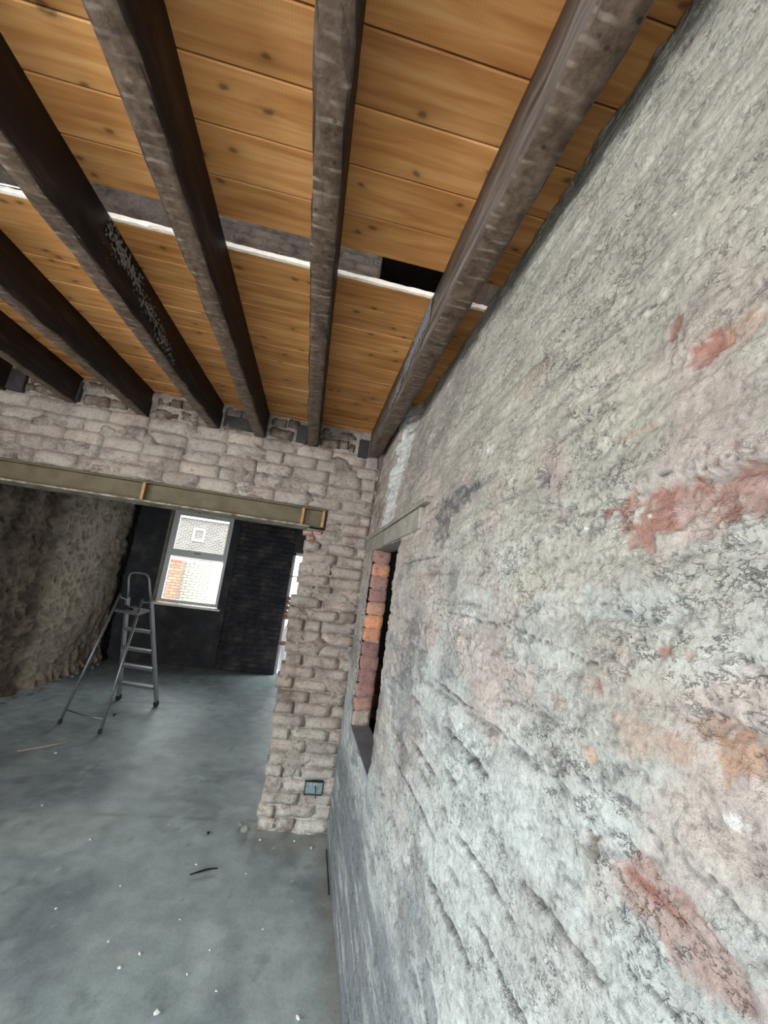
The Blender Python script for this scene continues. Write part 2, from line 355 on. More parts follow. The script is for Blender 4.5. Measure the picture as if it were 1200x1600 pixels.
def grid_obj(name, Pts, mat, parent=None, keep=None, col=None, smooth=True, flip=False):
    """Pts (n, m, 3) array -> mesh; keep (n-1, m-1) mask of faces"""
    n, m, _ = Pts.shape
    idx = np.arange(n*m).reshape(n, m)
    q = np.stack([idx[:-1, :-1], idx[1:, :-1], idx[1:, 1:], idx[:-1, 1:]], -1)
    if flip: q = q[..., ::-1]
    q = q.reshape(-1, 4) if keep is None else q[keep]
    me = bpy.data.meshes.new(name)
    me.vertices.add(n*m); me.vertices.foreach_set('co', Pts.reshape(-1).astype(np.float32))
    k = len(q); me.loops.add(k*4); me.loops.foreach_set('vertex_index', q.reshape(-1).astype(np.int32))
    me.polygons.add(k); me.polygons.foreach_set('loop_start', np.arange(0, k*4, 4, dtype=np.int32))
    me.polygons.foreach_set('loop_total', np.full(k, 4, dtype=np.int32))
    me.update(calc_edges=True)
    if smooth: me.polygons.foreach_set('use_smooth', np.ones(k, dtype=bool))
    if col is not None:
        a = me.color_attributes.new('Col', 'FLOAT_COLOR', 'POINT')
        c4 = np.ones((n*m, 4), dtype=np.float32); c4[:, :3] = np.clip(col.reshape(-1, 3), 0, 1)
        a.data.foreach_set('color', c4.reshape(-1))
    me.materials.append(mat); me.validate()
    return link(bpy.data.objects.new(name, me), parent)
def tube_bm(pts, r, bm=None, seg=8, caps=True):
    bm = bm or bmesh.new(); pts = [Vector(p) for p in pts]; rings = []
    prev = None
    for i, p in enumerate(pts):
        d = ((pts[min(i+1, len(pts)-1)]-pts[max(i-1, 0)])).normalized()
        a = prev if prev is not None else (Vector((0, 0, 1)) if abs(d.z) < 0.9 else Vector((1, 0, 0)))
        a = (a-d*a.dot(d)).normalized(); prev = a; b_ = d.cross(a)
        rr = r[i] if isinstance(r, (list, tuple)) else r
        rings.append([bm.verts.new(p+rr*(math.cos(t)*a+math.sin(t)*b_)) for t in [2*math.pi*k/seg for k in range(seg)]])
    for A, B in zip(rings, rings[1:]):
        for k in range(seg): bm.faces.new((A[k], A[(k+1) % seg], B[(k+1) % seg], B[k]))
    if caps: bm.faces.new(list(reversed(rings[0]))); bm.faces.new(rings[-1])
    return bm
def bar_bm(p0, p1, w_, t_, side, bm=None):
    """flat bar from p0 to p1, w_ wide along 'side', t_ thick"""
    bm = bm or bmesh.new(); p0, p1 = Vector(p0), Vector(p1); d = (p1-p0).normalized()
    s = Vector(side); s = (s-d*s.dot(d)).normalized(); n = d.cross(s)
    vs_ = [bm.verts.new(p+a*s*w_/2+b_*n*t_/2) for p in (p0, p1) for a, b_ in ((-1, -1), (1, -1), (1, 1), (-1, 1))]
    for f in ((3, 2, 1, 0), (4, 5, 6, 7), (0, 1, 5, 4), (1, 2, 6, 5), (2, 3, 7, 6), (3, 0, 4, 7)): bm.faces.new([vs_[i] for i in f])
    return bm

# brick masters, unit stretcher 215 x 65 mm face, 102 deep, origin at face centre, face towards -Y
BR = random.Random(3)
def brick_mesh(name, mat, L=0.213, H=0.064, D=0.10, rough=0.0035, rnd=0.009):
    bm = bmesh.new()
    nx, nz = 5, 3
    front = [[None]*(nz+1) for _ in range(nx+1)]
    for i in range(nx+1):
        for k in range(nz+1):
            x = -L/2+L*i/nx; z = -H/2+H*k/nz; y = 0.0
            ex = (i in (0, nx)); ez = (k in (0, nz))
            if ex or ez: y += BR.uniform(0.001, 0.0075)
            if ex and ez:
                x *= 1-rnd*1.0; z *= 1-rnd*8; y += 0.003
            x += BR.uniform(-1, 1)*rough*0.8; z += BR.uniform(-1, 1)*rough*0.8; y += BR.uniform(-1, 1)*rough
            front[i][k] = bm.verts.new((x, y, z))
    for i in range(nx):
        for k in range(nz): bm.faces.new((front[i][k], front[i+1][k], front[i+1][k+1], front[i][k+1]))
    rim = [front[i][0] for i in range(nx+1)]+[front[nx][k] for k in range(1, nz+1)]+[front[i][nz] for i in range(nx-1, -1, -1)]+[front[0][k] for k in range(nz-1, 0, -1)]
    back = [bm.verts.new((v.co.x, D, v.co.z)) for v in rim]
    for a in range(len(rim)):
        b_ = (a+1) % len(rim); bm.faces.new((rim[b_], rim[a], back[a], back[b_]))
    bm.faces.new(back)
    bmesh.ops.recalc_face_normals(bm, faces=bm.faces)
    me = bpy.data.meshes.new(name); bm.to_mesh(me); bm.free(); me.materials.append(mat)
    me.polygons.foreach_set('use_smooth', [True]*len(me.polygons))
    return me
GREY = [brick_mesh('brick_face', M['brick_grey'], rough=0.0035) for _ in range(12)]
MAUVE = [brick_mesh('mauve_brick_face', M['brick_mauve'], L=0.100, rough=0.004) for _ in range(5)]
INFILL = [brick_mesh('infill_brick_face', M['brick_infill'], rough=0.007) for _ in range(6)]
DARK = [brick_mesh('dark_brick_face', M['brick_dark'], rough=0.002) for _ in range(5)]
RED = [brick_mesh('bare_brick_face', M['brick_red'], L=0.100, rough=0.004) for _ in range(7)]
PINK = [brick_mesh('worn_brick_face', M['brick_pink'], rough=0.003) for _ in range(5)]
def lay(meshes, parent, loc, rotz=0.0, sc=(1, 1, 1), rx=0.0, ry=0.0):
    o = bpy.data.objects.new('brick', BR.choice(meshes)); o.location = loc
    o.rotation_euler = (rx, ry, rotz); o.scale = sc
    COL.objects.link(o); o.parent = parent; return o

# ================================================================== STRUCTURE
FZ = -1.5          # floor
YC = 2.94          # face of the cross wall
XW = 0.375         # face of the right wall
XL = -2.78         # left wall
BZ = 1.12          # underside of the floorboards
YB = 7.30          # face of the back wall

# ---- right wall: a dense relief with brick joints, skimmed patches, gouges
def wall_right():
    def lean(Y, Z): return 0.140*np.clip((Z-0.12)/0.98, 0, 1.02)**1.35*(1-0.62*sst(2.25, 2.45, Y))
    ys = [FRONT_Y]
    while ys[-1] < 0.1: ys.append(ys[-1]+0.03)
    while ys[-1] < YC+0.03: ys.append(ys[-1]+0.0026+0.0021*max(0, ys[-1]-0.3))
    ys = np.array(ys); zs = np.linspace(FZ, BZ+0.01, 740)
    Y, Z = np.meshgrid(ys, zs, indexing='ij')
    wob = 0.010*fbm(Y*3, Z*2, 3, 5)+0.003*fbm(Y*25, Z*25, 2, 6)
    # broad form
    h = 0.009*fbm(Y*2.2, Z*2.6, 3, 11)+0.0030*fbm(Y*8, Z*12, 5, 12)
    # joints
    zj = (Z+0.447+wob)/0.075; row = np.floor(zj); dz = np.abs(zj-np.round(zj))*0.075
    yj = (Y+wob*1.2+0.1125*(row % 2)+0.31)/0.232; dy = np.abs(yj-np.round(yj))*0.232
    open_ = sst(0.02, 0.30, fbm(Y*2.3+4, Z*6.0, 4, 21))*sst(-0.25, 0.15, fbm(Y*9, Z*16, 2, 22))
    open2 = sst(0.12, 0.42, fbm(Y*3.1, Z*3.6, 3, 23))
    jw = 0.0045+0.003*fbm(Y*14, Z*14, 2, 24)
    gj = np.exp(-(dz/np.maximum(jw, .002))**2)*open_
    gv = np.exp(-(dy/0.0045)**2)*open2*0.7
    h -= 0.010*np.maximum(gj, gv)
    # soft sunk bed joints everywhere
    h -= 0.0028*np.exp(-(dz/0.011)**2)*(0.4+0.6*sst(-.3, .4, fbm(Y*3, Z*5, 2, 29)))
    # flaked skim coats with sharp broken edges
    sk = fbm(Y*3.6, Z*6.5, 5, 31); a1 = sst(0.00, 0.035, sk)
    sk2 = fbm(Y*7+9, Z*13, 5, 32); a2 = sst(0.05, 0.09, sk2)
    h += 0.0022*a1+0.0018*a2
    # ragged trowel lines following the wall length
    rg = fbm(Y*4.5, Z*16, 4, 41, ridged=True); h += 0.0020*sst(0.2, 0.75, rg)
    rg2 = fbm(Y*16, Z*46, 3, 43, ridged=True); h += 0.0011*sst(0.1, 0.7, rg2)*(0.4+0.6*a1)
    # gouges
    g = fbm(Y*24, Z*34, 3, 51); gg = sst(0.30, 0.48, g)*sst(-0.1, 0.3, fbm(Y*4, Z*4, 2, 52)); h -= 0.0028*gg
    h += 0.0013*fbm(Y*60, Z*80, 3, 61)
    # thin broken crevices between trowel passes and small dark nicks
    def cre(a, b, wd, sd, cov):
        n_ = fbm(Y*a+0.6*Z, Z*b, 4, sd); return np.exp(-(n_/wd)**2)*sst(cov, cov+0.25, fbm(Y*a*1.3+5, Z*b*0.7, 3, sd+50))
    cv = np.maximum(np.maximum(cre(3.5, 11, .016, 62, -.05), 0.8*cre(9, 26, .03, 63, 0.0)), 0.7*cre(26, 60, .06, 64, .02))
    h -= 0.0026*cv
    nick = sst(0.34, 0.5, fbm(Y*55, Z*85, 2, 66))*sst(-.15, .25, fbm(Y*5, Z*6, 3, 67)); h -= 0.0022*nick
    smooth_low = sst(-0.80, -1.02, Z+0.10*fbm(Y*2, Z*2, 3, 91))*sst(0.6, 1.1, Y)
    # colour
    c_green = srgb(166, 161, 149); c_cool = srgb(184, 190, 187); c_pink = srgb(172, 157, 149); c_dark = srgb(92, 92, 94)
    c_red = srgb(150, 104, 92); c_ora = srgb(176, 140, 116); c_blue = srgb(118, 124, 129); c_white = srgb(214, 216, 212); c_beige = srgb(176, 170, 154)
    def lerp(a, b, t): return a*(1-t[..., None])+b*t[..., None]
    C = np.broadcast_to(c_green, Y.shape+(3,)).copy()
    C = lerp(C, c_cool, sst(0.25, -0.35, Z+0.3*fbm(Y*3, Z*3, 4, 71)))  # upper warm, lower cool and paler: ceiling bounce and window light painted in
    pk = fbm(Y*4.2+2, Z*5, 4, 72); C = lerp(C, c_pink, 0.7*sst(0.0, 0.28, pk)*sst(0.6, 0.2, Z)*sst(-0.6, -0.1, Z))
    C = lerp(C, c_pink, 0.6*sst(0.9, 1.5, Y)*sst(-0.9, -0.5, Z)*(1-0.5*a1))
    C *= (0.84+0.26*sst(-0.45, 0.45, fbm(Y*7, Z*12, 6, 73)))[..., None]
    C = lerp(C, c_dark*0.9, 0.5*np.maximum(gj, gv*0.8))
    C = lerp(C, c_dark, 0.38*gg)
    C = lerp(C, c_dark*0.7, 0.55*cv); C = lerp(C, c_dark*0.8, 0.5*nick)
    # soot on the stretch round the hatch
    soot = sst(0.02, 0.40, fbm(Y*3, Z*4+3, 5, 74))*sst(0.75, 1.1, Y)*sst(0.6, 0.2, Z)*sst(-1.3, -0.7, Z)
    C = lerp(C, c_dark, 0.55*soot)
    st_ = sst(-.05, .35, fbm(Y*1.6, Z*22, 4, 93)); C = lerp(C, c_blue, (0.9-0.65*st_)*smooth_low)
    lowm = sst(-0.55, -0.85, Z+0.18*fbm(Y*3, Z*5, 4, 94))*sst(0.7, 1.1, Y)*sst(0.0, .3, fbm(Y*5, Z*12, 4, 95)); C = lerp(C, c_blue, 0.6*lowm)
    def blob(y0, z0, ry, rz, col, amt=1.0, dep=0.0, rag=0.7, seed=1, f=14):
        nonlocal C, h
        m = (np.abs(Y-y0) < ry*2.2) & (np.abs(Z-z0) < rz*2.2)
        if not m.any(): return
        yy, zz = Y[m], Z[m]
        d = np.sqrt(((yy-y0)/ry)**2+((zz-z0)/rz)**2)+rag*fbm(yy*f, zz*f*1.3, 4, seed)*1.6
        t = sst(1.08, 0.85, d)*amt
        if col[0] < .13: t = t*(0.45+0.55*sst(-.12, .12, fbm(yy*26, zz*40, 4, seed+7)))
        else: t = t*(0.7+0.3*sst(-.2, .2, fbm(yy*30, zz*40, 4, seed+7)))
        C[m] = C[m]*(1-t[:, None])+np.asarray(col)*t[:, None]
        h[m] -= dep*sst(1.05, 0.9, d)
    # bare brick showing through and other marks, in metres along / up the wall
    for i, a in enumerate([
        (0.393, 0.126, 0.064, 0.037, c_red, .9, .0045), (0.345, 0.118, 0.03, 0.03, c_pink*1.0, .8, .004), (0.300, 0.135, 0.035, 0.036, c_red, .65, .004),
        (0.345, 0.303, 0.026, 0.019, c_red, .9, .003), (0.306, 0.303, 0.024, 0.018, c_ora, .45, .0), (0.488, 0.143, 0.012, 0.006, c_red*.8, .9, .004), (0.474, 0.147, 0.008, 0.005, c_red*.8, .9, .004),
        (0.60, 0.160, 0.016, 0.010, c_pink*.8, .8, .004), (0.384, -0.022, 0.012, 0.006, c_red, .8, .003), (0.352, -0.020, 0.008, 0.005, c_red, .7, .003),
        (0.490, -0.158, 0.012, 0.009, c_ora, .7, .002), (0.306, -0.091, 0.022, 0.020, c_ora*.9, .8, .002), (0.333, -0.078, 0.016, 0.010, c_ora*.8, .6, .002), (0.40, -0.112, 0.05, 0.022, c_ora, .4, .0),
        (0.565, -0.116, 0.02, 0.012, c_red, .35, .001), (0.484, -0.08, 0.012, 0.010, c_red, .45, .001), (0.441, 0.239, 0.05, 0.004, c_ora, .4, .0),
        (0.395, 0.365, 0.010, 0.016, c_red*.7, .8, .004), (0.483, 0.985, 0.016, 0.014, srgb(110, 80, 74), .8, .006), (0.67, 0.05, 0.06, 0.03, c_beige, .6, .0),
        (1.19, 0.275, 0.13, 0.050, c_dark*.75, .8, .004), (1.04, 0.285, 0.05, 0.03, c_dark*.8, .7, .003), (1.23, 0.20, 0.09, 0.04, c_dark*.85, .7, .003), (1.36, -0.15, 0.16, 0.09, c_dark, .55, .002),
        (1.45, -0.35, 0.2, 0.12, c_dark, .5, .002), (1.0, -0.30, 0.1, 0.04, c_dark, .5, .002), (0.66, 0.235, 0.022, 0.018, c_dark*.8, .8, .007),
        (2.33, 0.62, 0.11, 0.42, c_white, .75, -.002), (2.42, 0.98, 0.08, 0.14, c_white, .6, -.002), (0.37, -0.264, 0.10, 0.030, srgb(160, 134, 126), .8, .002), (0.40, -0.247, 0.045, 0.006, c_red*.9, .9, .002), (0.487, -0.257, 0.014, 0.015, srgb(96, 60, 48), 1.0, .014), (1.0, .30, .12, .012, c_dark*.8, .5, .003), (0.311, -0.144, 0.010, 0.005, c_white, .9, -.002), (0.96, 0.38, 0.02, 0.01, c_white, .5, 0),
        (1.5, 0.75, 0.15, 0.2, c_dark, .35, .001), (1.9, 0.6, 0.12, 0.25, c_dark, .3, .001), (0.435, 0.02, 0.09, 0.02, c_cool*.8, .5, .003), (1.35, 0.05, 0.12, 0.05, c_red, .25, 0), (0.8, 0.5, 0.10, 0.04, c_red, .2, 0),
        (0.62, -0.62, 0.1, 0.02, c_dark, .35, .002), (0.98, -0.78, 0.06, 0.05, c_blue, .8, .003), (0.80, -0.80, 0.08, 0.08, c_blue*.9, .8, .003)]):
        blob(a[0]+(0.014 if a[0] < 0.7 else 0), a[1], a[2], a[3], a[4], a[5], a[6], seed=100+i, f=1.3/max(a[2], a[3]) if max(a[2], a[3]) < .1 else 12)
    # white flecks
    fl = sst(0.64, 0.70, fbm(Y*60, Z*90, 2, 81)); C = lerp(C, c_white, 0.8*fl); h += 0.0015*fl
    # long open joints
    def crack(y0, z0, y1, z1, wd, dp, seed):
        nonlocal C, h
        L_ = y1-y0; t = (Y-y0)/L_; zc = z0+(z1-z0)*np.clip(t, 0, 1)+0.006*fbm(Y*11, Y*0+seed, 3, seed)
        ww = wd*(0.55+0.9*np.abs(perlin(Y*22, Y*0+seed*1.7, seed+1)))*sst(-0.05, 0.12, t)*sst(1.05, 0.88, t)
        d = np.abs(Z-zc-0.0045*fbm(Y*45, Z*45, 3, seed+3)); k = sst(1.0, 0.55, d/np.maximum(ww, 1e-5))*((t > -0.05) & (t < 1.05))
        k = k*(0.35+0.65*sst(-.25, .05, fbm(Y*30, Z*55, 3, seed+4))); h -= dp*k; C = lerp(C, c_dark*0.5, 0.85*k)
    for i, a in enumerate([(1.06, -.408, 1.33, -.405, .008, .012), (.785, -.297, 1.02, -.287, .010, .013), (.665, -.447, .91, -.445, .009, .014), (.47, -.367, .655, -.383, .006, .012),
                           (.37, .000, .50, .024, .0022, .008), (.87, -.209, 1.15, -.203, .005, .009), (.78, -.033, 1.10, -.024, .004, .008), (.47, -.056, .79, -.026, .0022, .006),
                           (.30, -.31, .45, -.335, .0025, .007), (.62, -.215, .86, -.212, .003, .006), (1.1, -.52, 1.5, -.52, .007, .01), (.8, -.60, 1.05, -.605, .009, .012), (.60, -.53, .80, -.53, .006, .01),
                           (1.2, .13, 1.7, .125, .005, .008), (.31, .165, .45, .172, .0015, .006), (.30, .083, .42, .075, .002, .007), (.29, -.215, .37, -.19, .002, .006), (.44, .43, .7, .445, .0018, .005), (.5, .60, .8, .59, .0016, .005)]):
        crack(*a, seed=200+i*5)
    h *= (1-0.5*smooth_low)
    h += sst(0.10, 0.0, BZ-Z)*(0.014*fbm(Y*7, Z*9, 4, 97)+0.006*fbm(Y*26, Z*20, 3, 98))
    X = XW+lean(Y, Z)-h
    # top edge broken below the boards
    yc_ = 0.5*(ys[:-1]+ys[1:])[:, None]; zc_ = 0.5*(zs[:-1]+zs[1:])[None, :]
    rag_y = 0.012*fbm(zc_*12+0*yc_, zc_*0+yc_*0+3, 3, 301)
    rag_z = 0.006*fbm(yc_*14+0*zc_, yc_*0+zc_*0+8, 2, 303)
    hole = (yc_ > 1.845+rag_y) & (yc_ < 2.535) & (zc_ > -0.742) & (zc_ < 0.243+rag_z)
    root = grid_obj('wall_right', np.stack([X, Y, Z], -1), M['wall_right'], keep=~hole, col=C)
    tag(root, kind='structure')
    # back face of the wall, in the passage, and the top
    ys2 = np.array([FRONT_Y, 0, 1.0, 1.845, 2.2, 2.535, YC]); zs2 = np.array([FZ, -0.742, -0.2, 0.243, 0.6, BZ])
    Y2, Z2 = np.meshgrid(ys2, zs2, indexing='ij'); X2 = XW+0.105+lean(Y2, Z2)*1.0
    k2 = np.ones((len(ys2)-1, len(zs2)-1), bool); k2[3:5, 1:3] = False
    grid_obj('backing', np.stack([X2, Y2, Z2], -1), M['dark_plaster'], root, keep=k2, smooth=False)
    box('jamb', 0.385, 0.482, 1.80, 1.842, -0.742, 0.243, M['mortar'], root)
    box('jamb', 0.392, 0.474, 2.543, 2.60, -0.742, 0.243, M['mortar'], root)
    # far jamb: a column of bare header bricks, 13 courses
    H = 0.985/13
    for k in range(13):
        z = -0.742+H*(k+0.5)
        o = lay((RED if k > 5 else MAUVE) if k > 0 else [GREY[0]], root, (0.427+BR.uniform(-.004, .004), 2.535+BR.uniform(-.012, .004), z), sc=(1.02 if k else 0.47, 0.7, 1.12), ry=BR.uniform(-.04, .04))
    # a red brick left standing out of the near jamb
    lay(RED, root, (0.42, 1.842, 0.040), rotz=math.pi, sc=(0.9, 0.5, 0.8)).location.y = 1.885
    # lintel over the hatch and slate-grey sill
    box('lintel', 0.370, 0.482, 1.50, 2.93, 0.246, 0.330, M['concrete_pale'], root, bevel=0.006, jit=0.002)
    box('lintel', 0.367, 0.482, 1.44, 2.935, 0.336, 0.356, M['concrete_pale'], root, bevel=0.004, jit=0.003)
    box('sill', 0.371, 0.482, 1.83, 2.55, -0.775, -0.741, M['slate'], root, bevel=0.003)
    # whitewashed bricks showing at the far end, above the lintel
    for k in range(9):
        z = 0.40+0.075*k
        x = 2.33+(0.05 if k % 2 else 0.14)
        while x < 2.93:
            L_ = min(0.213, 2.945-x)
            if L_ > 0.04 and BR.random() < 0.9:
                ym = x+L_/2; ln = float(lean(np.array(ym), np.array(z)))
                dl = float(lean(np.array(ym), np.array(z+.03))-lean(np.array(ym), np.array(z-.03)))/.06
                lay(GREY, root, (XW+ln-0.010, ym, z), rotz=-HP, sc=(L_/0.216, 0.4, 1.05), rx=-math.atan(dl))
            x += 0.232
    # worn pink bricks proud of the render on the near stretch
    for (y, z, s, rr) in ((0.372, -0.262, 0.52, 0), (1.42, -0.185, 0.9, 0), (1.15, -0.485, 0.85, 0)):
        lay(PINK, root, (XW+0.0045, y, z), rotz=-HP, sc=(s, 0.3, 1.0))
    # a fragment of brick stuck in the socket hole near the bottom
    lay(RED, root, (XW+0.004, 0.487, -0.257), rotz=-HP, sc=(0.16, 0.18, 0.22), rx=0.5)
    return root
WR = wall_right()

# ---- cross wall (room divider) with brick pier
def wall_cross():
    root = empty('wall_front'); root.name = 'wall_middle'; tag(root, kind='structure')
    def mortar(x0, x1, z0, z1, step=0.008, seed=1, proud=0.0):
        xs = np.arange(x0, x1+step, step); zs = np.arange(z0, z1+step/2, step)
        X, Z = np.meshgrid(xs, zs, indexing='ij')
        h = 0.007*fbm(X*6, Z*8, 3, seed)+0.004*fbm(X*22, Z*26, 3, seed+3)+proud*sst(0.1, 0.4, fbm(X*5, Z*7, 3, seed+9))
        return grid_obj('mortar_bed', np.stack([X, YC+0.010-h, Z], -1), M['mortar'], root)
    mortar(XL-0.02, XW+0.01, 0.512, BZ+0.02, seed=401, proud=0.018)
    mortar(-0.045, XW+0.01, FZ, 0.365, seed=411, proud=0.020)
    mortar(0.078, XW+0.01, 0.365, 0.512, seed=412, proud=0.020)
    box('core', XL-0.05, XW+0.1, YC+0.022, YC+0.225, 0.512, BZ+0.15, M['mortar'], root)
    box('core', -0.035, XW+0.1, YC+0.022, YC+0.225, FZ, 0.365, M['mortar'], root)
    box('core', 0.08, XW+0.1, YC+0.022, YC+0.225, 0.365, 0.512, M['mortar'], root)
    # above the beam: courses of stretchers, some headers
    P = 0.0856
    for k in range(5):
        z = 0.512+0.006+P*(k+0.5); x = XL+(0.0 if k % 2 else -0.115)
        while x < XW:
            hd = (BR.random() < 0.13); L_ = 0.12 if hd else BR.uniform(.225, .255)
            L2 = min(L_, XW+0.01-x)
            if L2 > 0.04:
                wb = 0.004*math.sin(x*3.1+k)
                lay(GREY, root, (x+L2/2, YC-0.004+BR.uniform(-.005, .007), z+wb), sc=((L2-0.001)/0.213, 1, (P-0.004)/0.064*BR.uniform(.93, 1.0)), ry=BR.uniform(-.015, .015), rotz=BR.uniform(-.015, .015), rx=BR.uniform(-.03, .03))
            x += L2+0.005
    # broken infill between the joist ends: two rough courses and lumps
    gaps = [(-2.55, -2.13), (-2.03, -1.71), (-1.60, -1.25), (-1.16, -0.83), (-0.72, -0.53), (-0.41, -0.215), (-0.055, 0.20)]
    for (a, b) in gaps:
        for k in range(2):
            z = 0.988+0.078*k; x = a
            while x < b-0.03:
                L_ = min(BR.uniform(0.06, 0.17), b-x)
                if BR.random() < 0.85:
                    lay(INFILL, root, (x+L_/2, YC+BR.uniform(-.028, .004), z+BR.uniform(-.008, .008)), sc=((L_-0.008)/0.213, 1, BR.uniform(.75, 1.1)), ry=BR.uniform(-.14, .14), rotz=BR.uniform(-.12, .12), rx=BR.uniform(-.1, .1))
                x += L_
    # pier: 27 courses, ragged toothed left edge
    ED = [(-1.50, -.060), (-1.42, -.050), (-1.35, -.075), (-1.27, -.040), (-1.2, -.060), (-1.1, -.050), (-.95, -.05), (-.85, -.075), (-.75, -.060), (-.68, -.072), (-.63, -.088), (-.60, -.055), (-.55, -.080), (-.50, -.048), (-.45, -.054), (-.395, -.074), (-.33, -.064),
          (-.28, -.070), (-.24, -.082), (-.06, -.080), (-.047, -.042), (.02, -.042), (.033, -.080), (.09, -.084), (.108, -.036), (.174, -.042), (.227, -.065), (.28, -.035), (.35, -.01), (.50, .0)]
    def edge(z): return float(np.interp(z, [e[0] for e in ED], [e[1] for e in ED]))
    k = 0; PC = 0.0742
    while FZ+PC*(k+0.5) < 0.50:
        z = FZ+0.004+PC*(k+0.5); x = edge(z)+BR.uniform(-0.004, 0.004)
        first = True; beam = z > 0.36
        if beam: x = 0.075
        Ls = [0.115, 0.232, 0.12] if k % 2 else [0.222, 0.225]
        if BR.random() < 0.3: Ls = [0.112, 0.112, 0.23]
        for L_ in Ls+[0.2]:
            L2 = min(L_*BR.uniform(.93, 1.05), XW+0.01-x)
            if L2 < 0.035: break
            lay(GREY, root, (x+L2/2, YC-0.004+BR.uniform(-.007, .009), z+BR.uniform(-.003, .003)), sc=((L2-0.001)/0.213, 1.6, BR.uniform(1.03, 1.12)), ry=BR.uniform(-.02, .02), rotz=BR.uniform(-.02, .02), rx=BR.uniform(-.04, .04))
            x += L2+0.004
        k += 1
    # bricks seen on the return side of the pier
    for k in range(25):
        lay(GREY, root, (edge(FZ+PC*(k+.5))+0.016, YC+0.165, FZ+PC*(k+0.5)), rotz=-HP, sc=(0.5, 0.5, 1.0))
    # crumbled brick packing under the beam end
    for (x, z, s) in ((-0.035, 0.335, .33), (0.03, 0.342, .3), (-0.01, 0.30, .25)):
        lay(PINK, root, (x, YC-0.002, z), sc=(s, 1, 0.45), ry=BR.uniform(-.1, .1))
    return root
WM = wall_cross()

# ---- floor
def floor():
    def sheet(name, x0, x1, y0, y1, step, parent=None, seed=501):
        xs = np.arange(x0, x1+step/2, step); ys = np.arange(y0, y1+step/2, step)
        X, Y = np.meshgrid(xs, ys, indexing='ij')
        Zz = FZ-0.004+0.004*fbm(X*1.5, Y*1.5, 3, seed)+0.0012*fbm(X*14, Y*14, 3, seed+5)
        base = srgb(160, 177, 179); a = srgb(132, 145, 152); b = srgb(186, 202, 202); dust = srgb(150, 146, 136); wh = srgb(192, 198, 196)
        def lerp(A, B, t): return A*(1-t[..., None])+B*t[..., None]
        C = np.broadcast_to(base, X.shape+(3,)).copy()
        C = lerp(C, a, 0.9*sst(-0.05, 0.35, fbm(X*1.7+3, Y*1.3, 5, 511)))
        C = lerp(C, b*1.08, 0.5*sst(0.02, .3, fbm(X*5+Y*2, Y*7-X*2, 5, 531))*sst(-.2, .3, fbm(X*1.2, Y*1.2, 2, 532)))
        C = lerp(C, b, 0.7*sst(0.0, 0.4, fbm(X*1.6, Y*1.2+7, 4, 512)))
        C *= (0.88+0.22*sst(-.4, .4, fbm(X*9, Y*9, 6, 513)))[..., None]
        # footprints and scuffs
        fp = sst(0.22, 0.42, fbm(X*9, Y*6, 4, 514))*sst(-0.1, 0.3, fbm(X*1.9, Y*1.9, 2, 515)); C = lerp(C, a*0.75, 0.55*fp)
        # paler patches across the rear room floor
        sc = sst(0.1, 0.4, fbm(X*7, Y*4, 4, 516))*sst(3.6, 4.2, Y); C = lerp(C, wh*0.85, 0.4*sc)
        # mortar dust by the pier and along the right wall
        d1 = sst(0.32, 0.0, np.hypot((X-0.15)*0.8, (Y-2.84)*1.6)+0.08*fbm(X*9, Y*9, 3, 517))
        d2 = sst(0.12, 0.02, XW-X+0.05*fbm(X*9, Y*6, 3, 518))*(Y < YC)
        C = lerp(C, dust, 0.55*np.maximum(d1, d2))
        # sweeping broom arcs
        r = np.hypot(X+0.35, Y-1.35); arc = sst(0.1, 0.5, fbm(r*60, np.arctan2(Y-1.35, X+0.35)*1.5, 2, 519))*sst(0.45, .5, r)*sst(.86, .78, r)*sst(-.1, .15, fbm(X*4, Y*4, 2, 520))*(Y < 2.6)
        C = lerp(C, wh*0.85, 0.5*arc)
        r2 = np.hypot(X+0.22, Y-2.42); rg = np.exp(-((r2-0.11)/0.004)**2)*sst(-.2, .2, fbm(X*8, Y*8, 2, 523)); C = lerp(C, a*0.6, 0.5*rg)
        # white spatter
        sp = sst(0.72, 0.80, fbm(X*26, Y*26, 1, 521))*sst(0, .3, fbm(X*3, Y*3, 2, 522)); C = lerp(C, wh*1.1, sp*0.9)
        # dark join between the rooms
        jn = np.exp(-((Y-3.06-0.02*fbm(X*5, Y*0, 2, 524))/0.02)**2)*sst(-.2, .3, fbm(X*6, Y*3, 2, 525)); C = lerp(C, a*0.6, 0.5*jn)
        return grid_obj(name, np.stack([X, Y, Zz], -1), M['floor'], parent, col=C)
    fl = sheet('floor', XL-0.1, XW+0.05, FRONT_Y, YB+0.4, 0.016); tag(fl, kind='structure')
    # dusty rubble strip along the left wall
    return fl
FL = floor()

